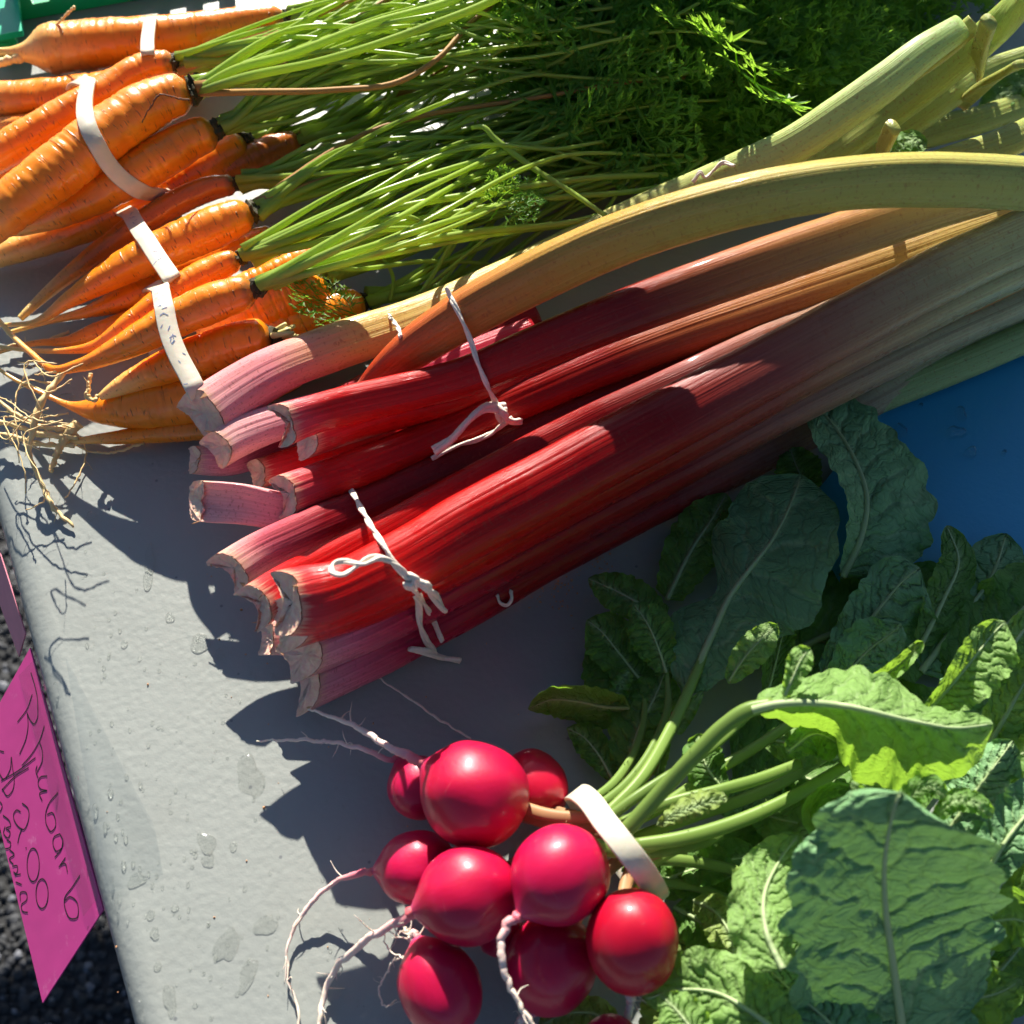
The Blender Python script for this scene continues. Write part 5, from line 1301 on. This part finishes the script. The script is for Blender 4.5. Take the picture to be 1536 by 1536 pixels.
slab('card', (A, B, B2, A2), 0.0005, MAT_CARD, co, cn)
def on_card(px, py, off=0.00062):
    d = FWD + (px - 768) / FPX * RGT + (768 - py) / FPX * UPV
    t = ((A - CAM) @ cn) / (d @ cn)
    return CAM + d * t + cn * off
za = lambda p: (p[0] / 3.84, 760 + p[1] / 3.84)
zb = lambda p: (p[0] / 3.523, 1100 + p[1] / 3.523)
def ell(cx, cy, rx, ry, k=22): return [(cx + rx * math.cos(6.2832*i/k), cy + ry * math.sin(6.2832*i/k)) for i in range(k + 1)]
lines = {
 'rhubarb_word': [(za, [(187, 955), (207, 1020), (224, 1100), (227, 1160), (222, 1225), (205, 1252), (188, 1235), (165, 1188)]), (za, [(195, 1080), (165, 1165), (110, 1240)]), (za, [(165, 1185), (171, 1250), (160, 1330), (122, 1425)]),
    (za, [(265, 1260), (240, 1340), (180, 1440), (135, 1490)]), (za, [(235, 1350), (252, 1400), (253, 1460), (222, 1530)]),
    (zb, [(205, 170), (198, 195), (210, 235)]), (zb, [(258, 225), (224, 230), (210, 255), (222, 292), (258, 302)]), (zb, [(258, 302), (218, 316), (232, 356)]),
    (zb, [(315, 312), (265, 375), (250, 425), (256, 485), (280, 518), (298, 500), (300, 450), (284, 418), (258, 428)]),
    (zb, [(326, 530), (296, 545), (290, 590), (308, 622), (334, 606), (342, 570), (326, 530)]), (zb, [(342, 562), (332, 612), (298, 655)]),
    (zb, [(355, 655), (320, 706)]), (zb, [(326, 696), (350, 686), (366, 734)]),
    (zb, [(432, 748), (392, 810), (350, 872), (355, 930), (384, 978), (412, 976), (423, 930), (410, 882), (376, 862), (352, 885)])],
 'price': [(zb, [(8, 92), (30, 98)]), (zb, [(6, 130), (4, 205), (26, 242), (62, 190), (68, 125), (76, 190), (82, 222), (66, 315), (50, 330), (20, 292)]), (zb, [(196, 128), (100, 200), (14, 250)]), (zb, [(160, 180), (90, 225), (18, 300)]),
    (zb, [(125, 368), (154, 392), (159, 455), (132, 508), (96, 480), (82, 422), (98, 404), (118, 415)]), (zb, [(126, 500), (112, 535), (102, 580)]), (zb, [(144, 602), (149, 606)]),
    (zb, ell(184, 694, 32, 88)), (zb, ell(231, 846, 32, 78))],
 'unit_words': [(zb, [(8, 360), (20, 378), (6, 412), (0, 398)]), (zb, [(24, 432), (58, 462), (64, 490), (40, 500), (62, 520), (50, 552), (28, 528), (36, 490)]), (zb, [(44, 562), (64, 575), (60, 602), (36, 610)]), (zb, [(58, 612), (84, 640), (58, 662), (80, 692)]), (zb, [(74, 702), (98, 698), (92, 740), (80, 730)]), (zb, [(86, 748), (118, 742)]), (zb, [(92, 784), (124, 798)]), (zb, [(116, 884), (120, 838), (144, 838), (150, 878), (122, 905), (130, 940), (156, 945)])],
}
for nm, strokes in lines.items():
    mb = MB()
    for fz, pts in strokes:
        pp = spline([fz(p) for p in pts], max(6, 5 * len(pts)))
        W = np.array([on_card(*p) for p in pp])
        t = nrm(np.gradient(W, axis=0)); s = np.cross(t, cn) * 0.00024
        V = np.vstack([W + s, W - s]); k = len(W)
        mb.add(V, [(i, i + 1, k + i + 1, k + i) for i in range(k - 1)])
    v, f = mb.get(); mk(nm, v, f, MAT_INK, co, smooth=False)
sl = lambda u, w: (A * (1-u) + B * u) * (1-w) + (A2 * (1-u) + B2 * u) * w + cn * 0.0011
slab('tape', (P(55, 990, -.0085) + cn * .001, P(152, 1345, -.0085) + cn * .001, sl(0.95, .22), sl(.03, .22)), 0.0001, MAT_FILM, co, cn)
tp = [P(98, 985, .0009), P(232, 1240, .0009), P(245, 1312, .0009), P(158, 1342, .0009)]
mk('tape', tp, [(0, 1, 2, 3)], MAT_FILM, co, smooth=False)
# second, paler card further along the edge
A, B = P(-62, 590, -.014), P(43, 955, -.014)
A2p, B2p = P(-150, 700, -.045), P(30, 975, -.030)
c2 = thing('price_card', 'pale pink card edge hanging further along the table side', 'price card', (B[0], B[1], float(B2p[2])))
slab('card', (P(-40, 700, -.016), P(40, 950, -.016), P(30, 985, -.034), P(-60, 740, -.034)), 0.0005, MAT_CARD_PALE, c2, cn)

# ------------------------------------------------------------------ green basket at the corner
gb = thing('plastic_basket', 'green plastic produce basket with slotted sides beyond the carrots', 'basket', tuple(P(-20, -40, 0)))
ga = P(33, 46, .018); gdir = nrm(np.array([math.cos(math.radians(17)), math.sin(math.radians(17)), 0])); gperp = np.array([-gdir[1], gdir[0], 0])
GW, GL, GH = 0.12, 0.16, 0.018
def boxm(c, ux, uy, sx, sy, z0, z1):
    q = [c + ux*a + uy*b for a, b in ((0, 0), (sx, 0), (sx, sy), (0, sy))]
    V = [(p[0], p[1], z0) for p in q] + [(p[0], p[1], z1) for p in q]
    return V, [(3, 2, 1, 0), (4, 5, 6, 7), (0, 1, 5, 4), (1, 2, 6, 5), (2, 3, 7, 6), (3, 0, 4, 7)]
c00 = ga - gdir * GW; c00[2] = 0
mk('lip', *boxm(c00 - gdir*.0, gdir, gperp, GW, .014, T + GH - .003, T + GH), MAT_GREEN_D, gb, smooth=False)
mk('lip', *boxm(c00 + gdir*(GW - .014) + gperp*.014, gdir, gperp, .014, GL, T + GH - .003, T + GH), MAT_GREEN_D, gb, smooth=False)
mk('floor', *boxm(c00 + gperp*.006 + gdir*.004, gdir, gperp, GW - .012, GL - .012, T + .0005, T + .003), MAT_GREEN, gb, smooth=False)
for k in range(7):
    mk('slat', *boxm(c00 + gdir*(.004 + k*.017) + gperp*.004, gdir, gperp, .009, .003, T + .003, T + GH - .003), MAT_GREEN, gb, smooth=False)
for k in range(9):
    mk('slat', *boxm(c00 + gdir*(GW - .009) + gperp*(.008 + k*.017), gdir, gperp, .003, .009, T + .003, T + GH - .003), MAT_GREEN, gb, smooth=False)
mk('rail', *boxm(c00 + gdir*.004 + gperp*.0035, gdir, gperp, GW - .012, .004, T + .008, T + .011), MAT_GREEN, gb, smooth=False)
# neighbouring basket, its lower rail shows in the shade
gb2 = thing('plastic_basket', 'dark green basket in the shade beside the corner basket', 'basket', tuple(P(50, -20, 0)))
c01 = P(20, 17, .006); c01[2] = 0
mk('rail', *boxm(c01, gdir, gperp, .11, .006, T + .0005, T + .008), MAT_GREEN, gb2, smooth=False)
mk('rail', *boxm(c01, gdir, gperp, .11, .004, T + .030, T + .036), MAT_GREEN, gb2, smooth=False)
mk('lip', *boxm(c01 - gperp*.002, gdir, gperp, .11, .010, T + .046, T + .049), MAT_GREEN, gb2, smooth=False)
for k in range(7):
    mk('slat', *boxm(c01 + gdir*(.002 + k*.0165), gdir, gperp, .008, .004, T + .008, T + .046), MAT_GREEN, gb2, smooth=False)
mk('floor', *boxm(c01 + gperp*.006, gdir, gperp, .11, .10, T + .0005, T + .003), MAT_GREEN, gb2, smooth=False)

# ------------------------------------------------------------------ water on the table
def puddle(px, py, rx, ry, ang, seed, hgt, lab, group, name):
    c = P(px, py, 0.0016 if name == 'water_drop' else 0.0); s = mpp(c)
    n, rings = 36, 8
    g_ = np.random.default_rng(seed)
    th = np.linspace(0, 2*np.pi, n, endpoint=False)
    rad = 1 + (0.16 * np.sin(th * 2 + g_.uniform(0, 6)) + 0.12 * np.sin(th * 3 + g_.uniform(0, 6)) + 0.05 * np.sin(th * 5 + g_.uniform(0, 6)) if rx > 7 else 0.08 * wob(seed, np.cos(th), np.sin(th), octaves=1))
    V = [c + [0, 0, hgt + .0002]]
    for k in range(1, rings + 1):
        q = k / rings
        z = hgt * math.sqrt(max(0, 1 - q ** (2 if rx < 7 else 5))) + (0.0002 if k < rings else 0.00005)
        x = np.cos(th) * rad * rx * s * q; y = np.sin(th) * rad * ry * s * q / 0.87
        a = ang
        X = x * math.cos(a) - y * math.sin(a); Y = x * math.sin(a) + y * math.cos(a)
        V += [c + [X[i], Y[i], z] for i in range(n)]
    F = [(0, 1 + i, 1 + (i + 1) % n) for i in range(n)]
    for k in range(rings - 1):
        for i in range(n):
            a = 1 + k*n + i; b = 1 + k*n + (i + 1) % n
            F.append((a, a + n, b + n, b))
    o = mk(name, V, F, MAT_WATER, origin=(c[0], c[1], c[2]))
    tag(o, lab, 'water', group)
pu = [(375, 1165, 26, 34, .3), (310, 1265, 14, 22, .4), (312, 1290, 14, 10, .0), (340, 1418, 20, 30, -.3), (372, 1462, 15, 26, -.4), (398, 1388, 26, 13, .4), (205, 1320, 16, 12, 0), (232, 1400, 9, 9, 0), (236, 1450, 8, 7, 0), (226, 1372, 8, 9, 0), (255, 1500, 12, 26, .2), (350, 1270, 7, 8, 0), (262, 1362, 8, 5, 0), (210, 1512, 7, 13, .2)]
for i, (x, y, a, b, r) in enumerate(pu):
    puddle(x, y, a * .8, b * .8, r, 300 + i, .0005, 'clear shallow puddle of water on the sunlit table', 'puddles on the sunlit table', 'puddle')
dr = [(300, 965, 16, 12, .4), (330, 982, 8, 7, 0), (225, 840, 9, 22, .1), (222, 870, 7, 16, .1), (255, 926, 8, 5, 0), (138, 776, 9, 7, .2), (187, 966, 5, 5, 0), (95, 345, 10, 5, .4), (70, 362, 9, 7, 0), (98, 597, 13, 7, .4)]
for i, (x, y, a, b, r) in enumerate(dr):
    puddle(x, y, a, b, r, 340 + i, .0008, 'flat smear of water on the shaded table', 'water smears in the shade', 'water_smear')
bd = [(1440, 622, 9, 10), (1432, 650, 14, 10), (1350, 648, 9, 12), (1455, 680, 11, 7), (1380, 610, 4, 3), (1505, 680, 4, 3)]
for i, (x, y, a, b) in enumerate(bd):
    puddle(x, y, a, b, .3, 360 + i, .0022, 'water drop on the blue painted shade of the table', 'drops on the blue painted shade', 'water_drop')
ds = [(166, 1190, 4.2, 6), (143, 1212, 4.2, 6), (158, 1240, 3.4, 6), (174, 1255, 3.2, 5), (189, 1259, 3.2, 5), (186, 1298, 4, 7), (200, 1296, 3, 5), (211, 1178, 3, 4), (190, 1165, 3, 3), (168, 1320, 3, 5), (116, 1168, 2.4, 4), (177, 1225, 2.2, 5), (210, 1303, 2.4, 4), (223, 1310, 2.4, 4), (184, 1248, 2, 4), (156, 1002, 2.6, 3), (157, 1012, 2.6, 3), (84, 1028, 3.4, 4), (66, 1032, 4, 5), (131, 968, 2.6, 3), (180, 946, 2.4, 3), (168, 1085, 2.4, 3), (195, 1095, 2, 3), (175, 1355, 2.6, 6), (192, 1480, 2.8, 5)]
for i, (x, y, a, b) in enumerate(ds):
    puddle(x, y, a, b, .25, 400 + i, a * 0.00028, 'small round water bead near the price card', 'water beads by the price card', 'water_bead')

mb = MB()
hemi = bmesh.new(); bmesh.ops.create_uvsphere(hemi, u_segments=8, v_segments=6, radius=1)
hv = np.array([x.co[:] for x in hemi.verts]); hv[:, 2] = np.maximum(hv[:, 2], -0.02); hemi.verts.index_update(); hf = [tuple(x.index for x in q.verts) for q in hemi.faces if max(x.co.z for x in q.verts) > 0.01]; hemi.free()
for k in range(230):
    x, y = rng.uniform(120, 560), rng.uniform(800, 1530)
    if x < 95 + (y - 850) * .27: continue
    if k < 70: x, y = rng.uniform(130, 300), rng.uniform(950, 1400)
    c = P(x, y, 0); r = rng.uniform(.00022, .0007)
    mb.add(hv * [r * rng.uniform(.8, 1.2), r * rng.uniform(.9, 1.7), r * .7] + c + [0, 0, .0001], hf)
v, f = mb.get()
o = mk('droplets', v, f, MAT_WATER)
tag(o, 'fine spray of tiny droplets over the table left of the vegetables', 'water', kind='stuff')

# specks of soil and pollen on the shaded table
mb = MB()
for k in range(150):
    x, y = (rng.normal(835, 22), rng.normal(890, 18)) if k < 70 else ((rng.normal(900, 14), rng.normal(845, 14)) if k < 110 else (rng.uniform(150, 800), rng.uniform(760, 1500)))
    c = P(x, y, 0); r = rng.uniform(.00012, .0004)
    mb.add(iv * r * rng.uniform(.6, 1.6, 3) + c + [0, 0, r * .5], iff)
v, f = mb.get()
o = mk('soil_specks', v, f, MAT_BROWNED, smooth=False)
tag(o, 'tiny tan specks of soil scattered on the table', 'soil', kind='stuff')
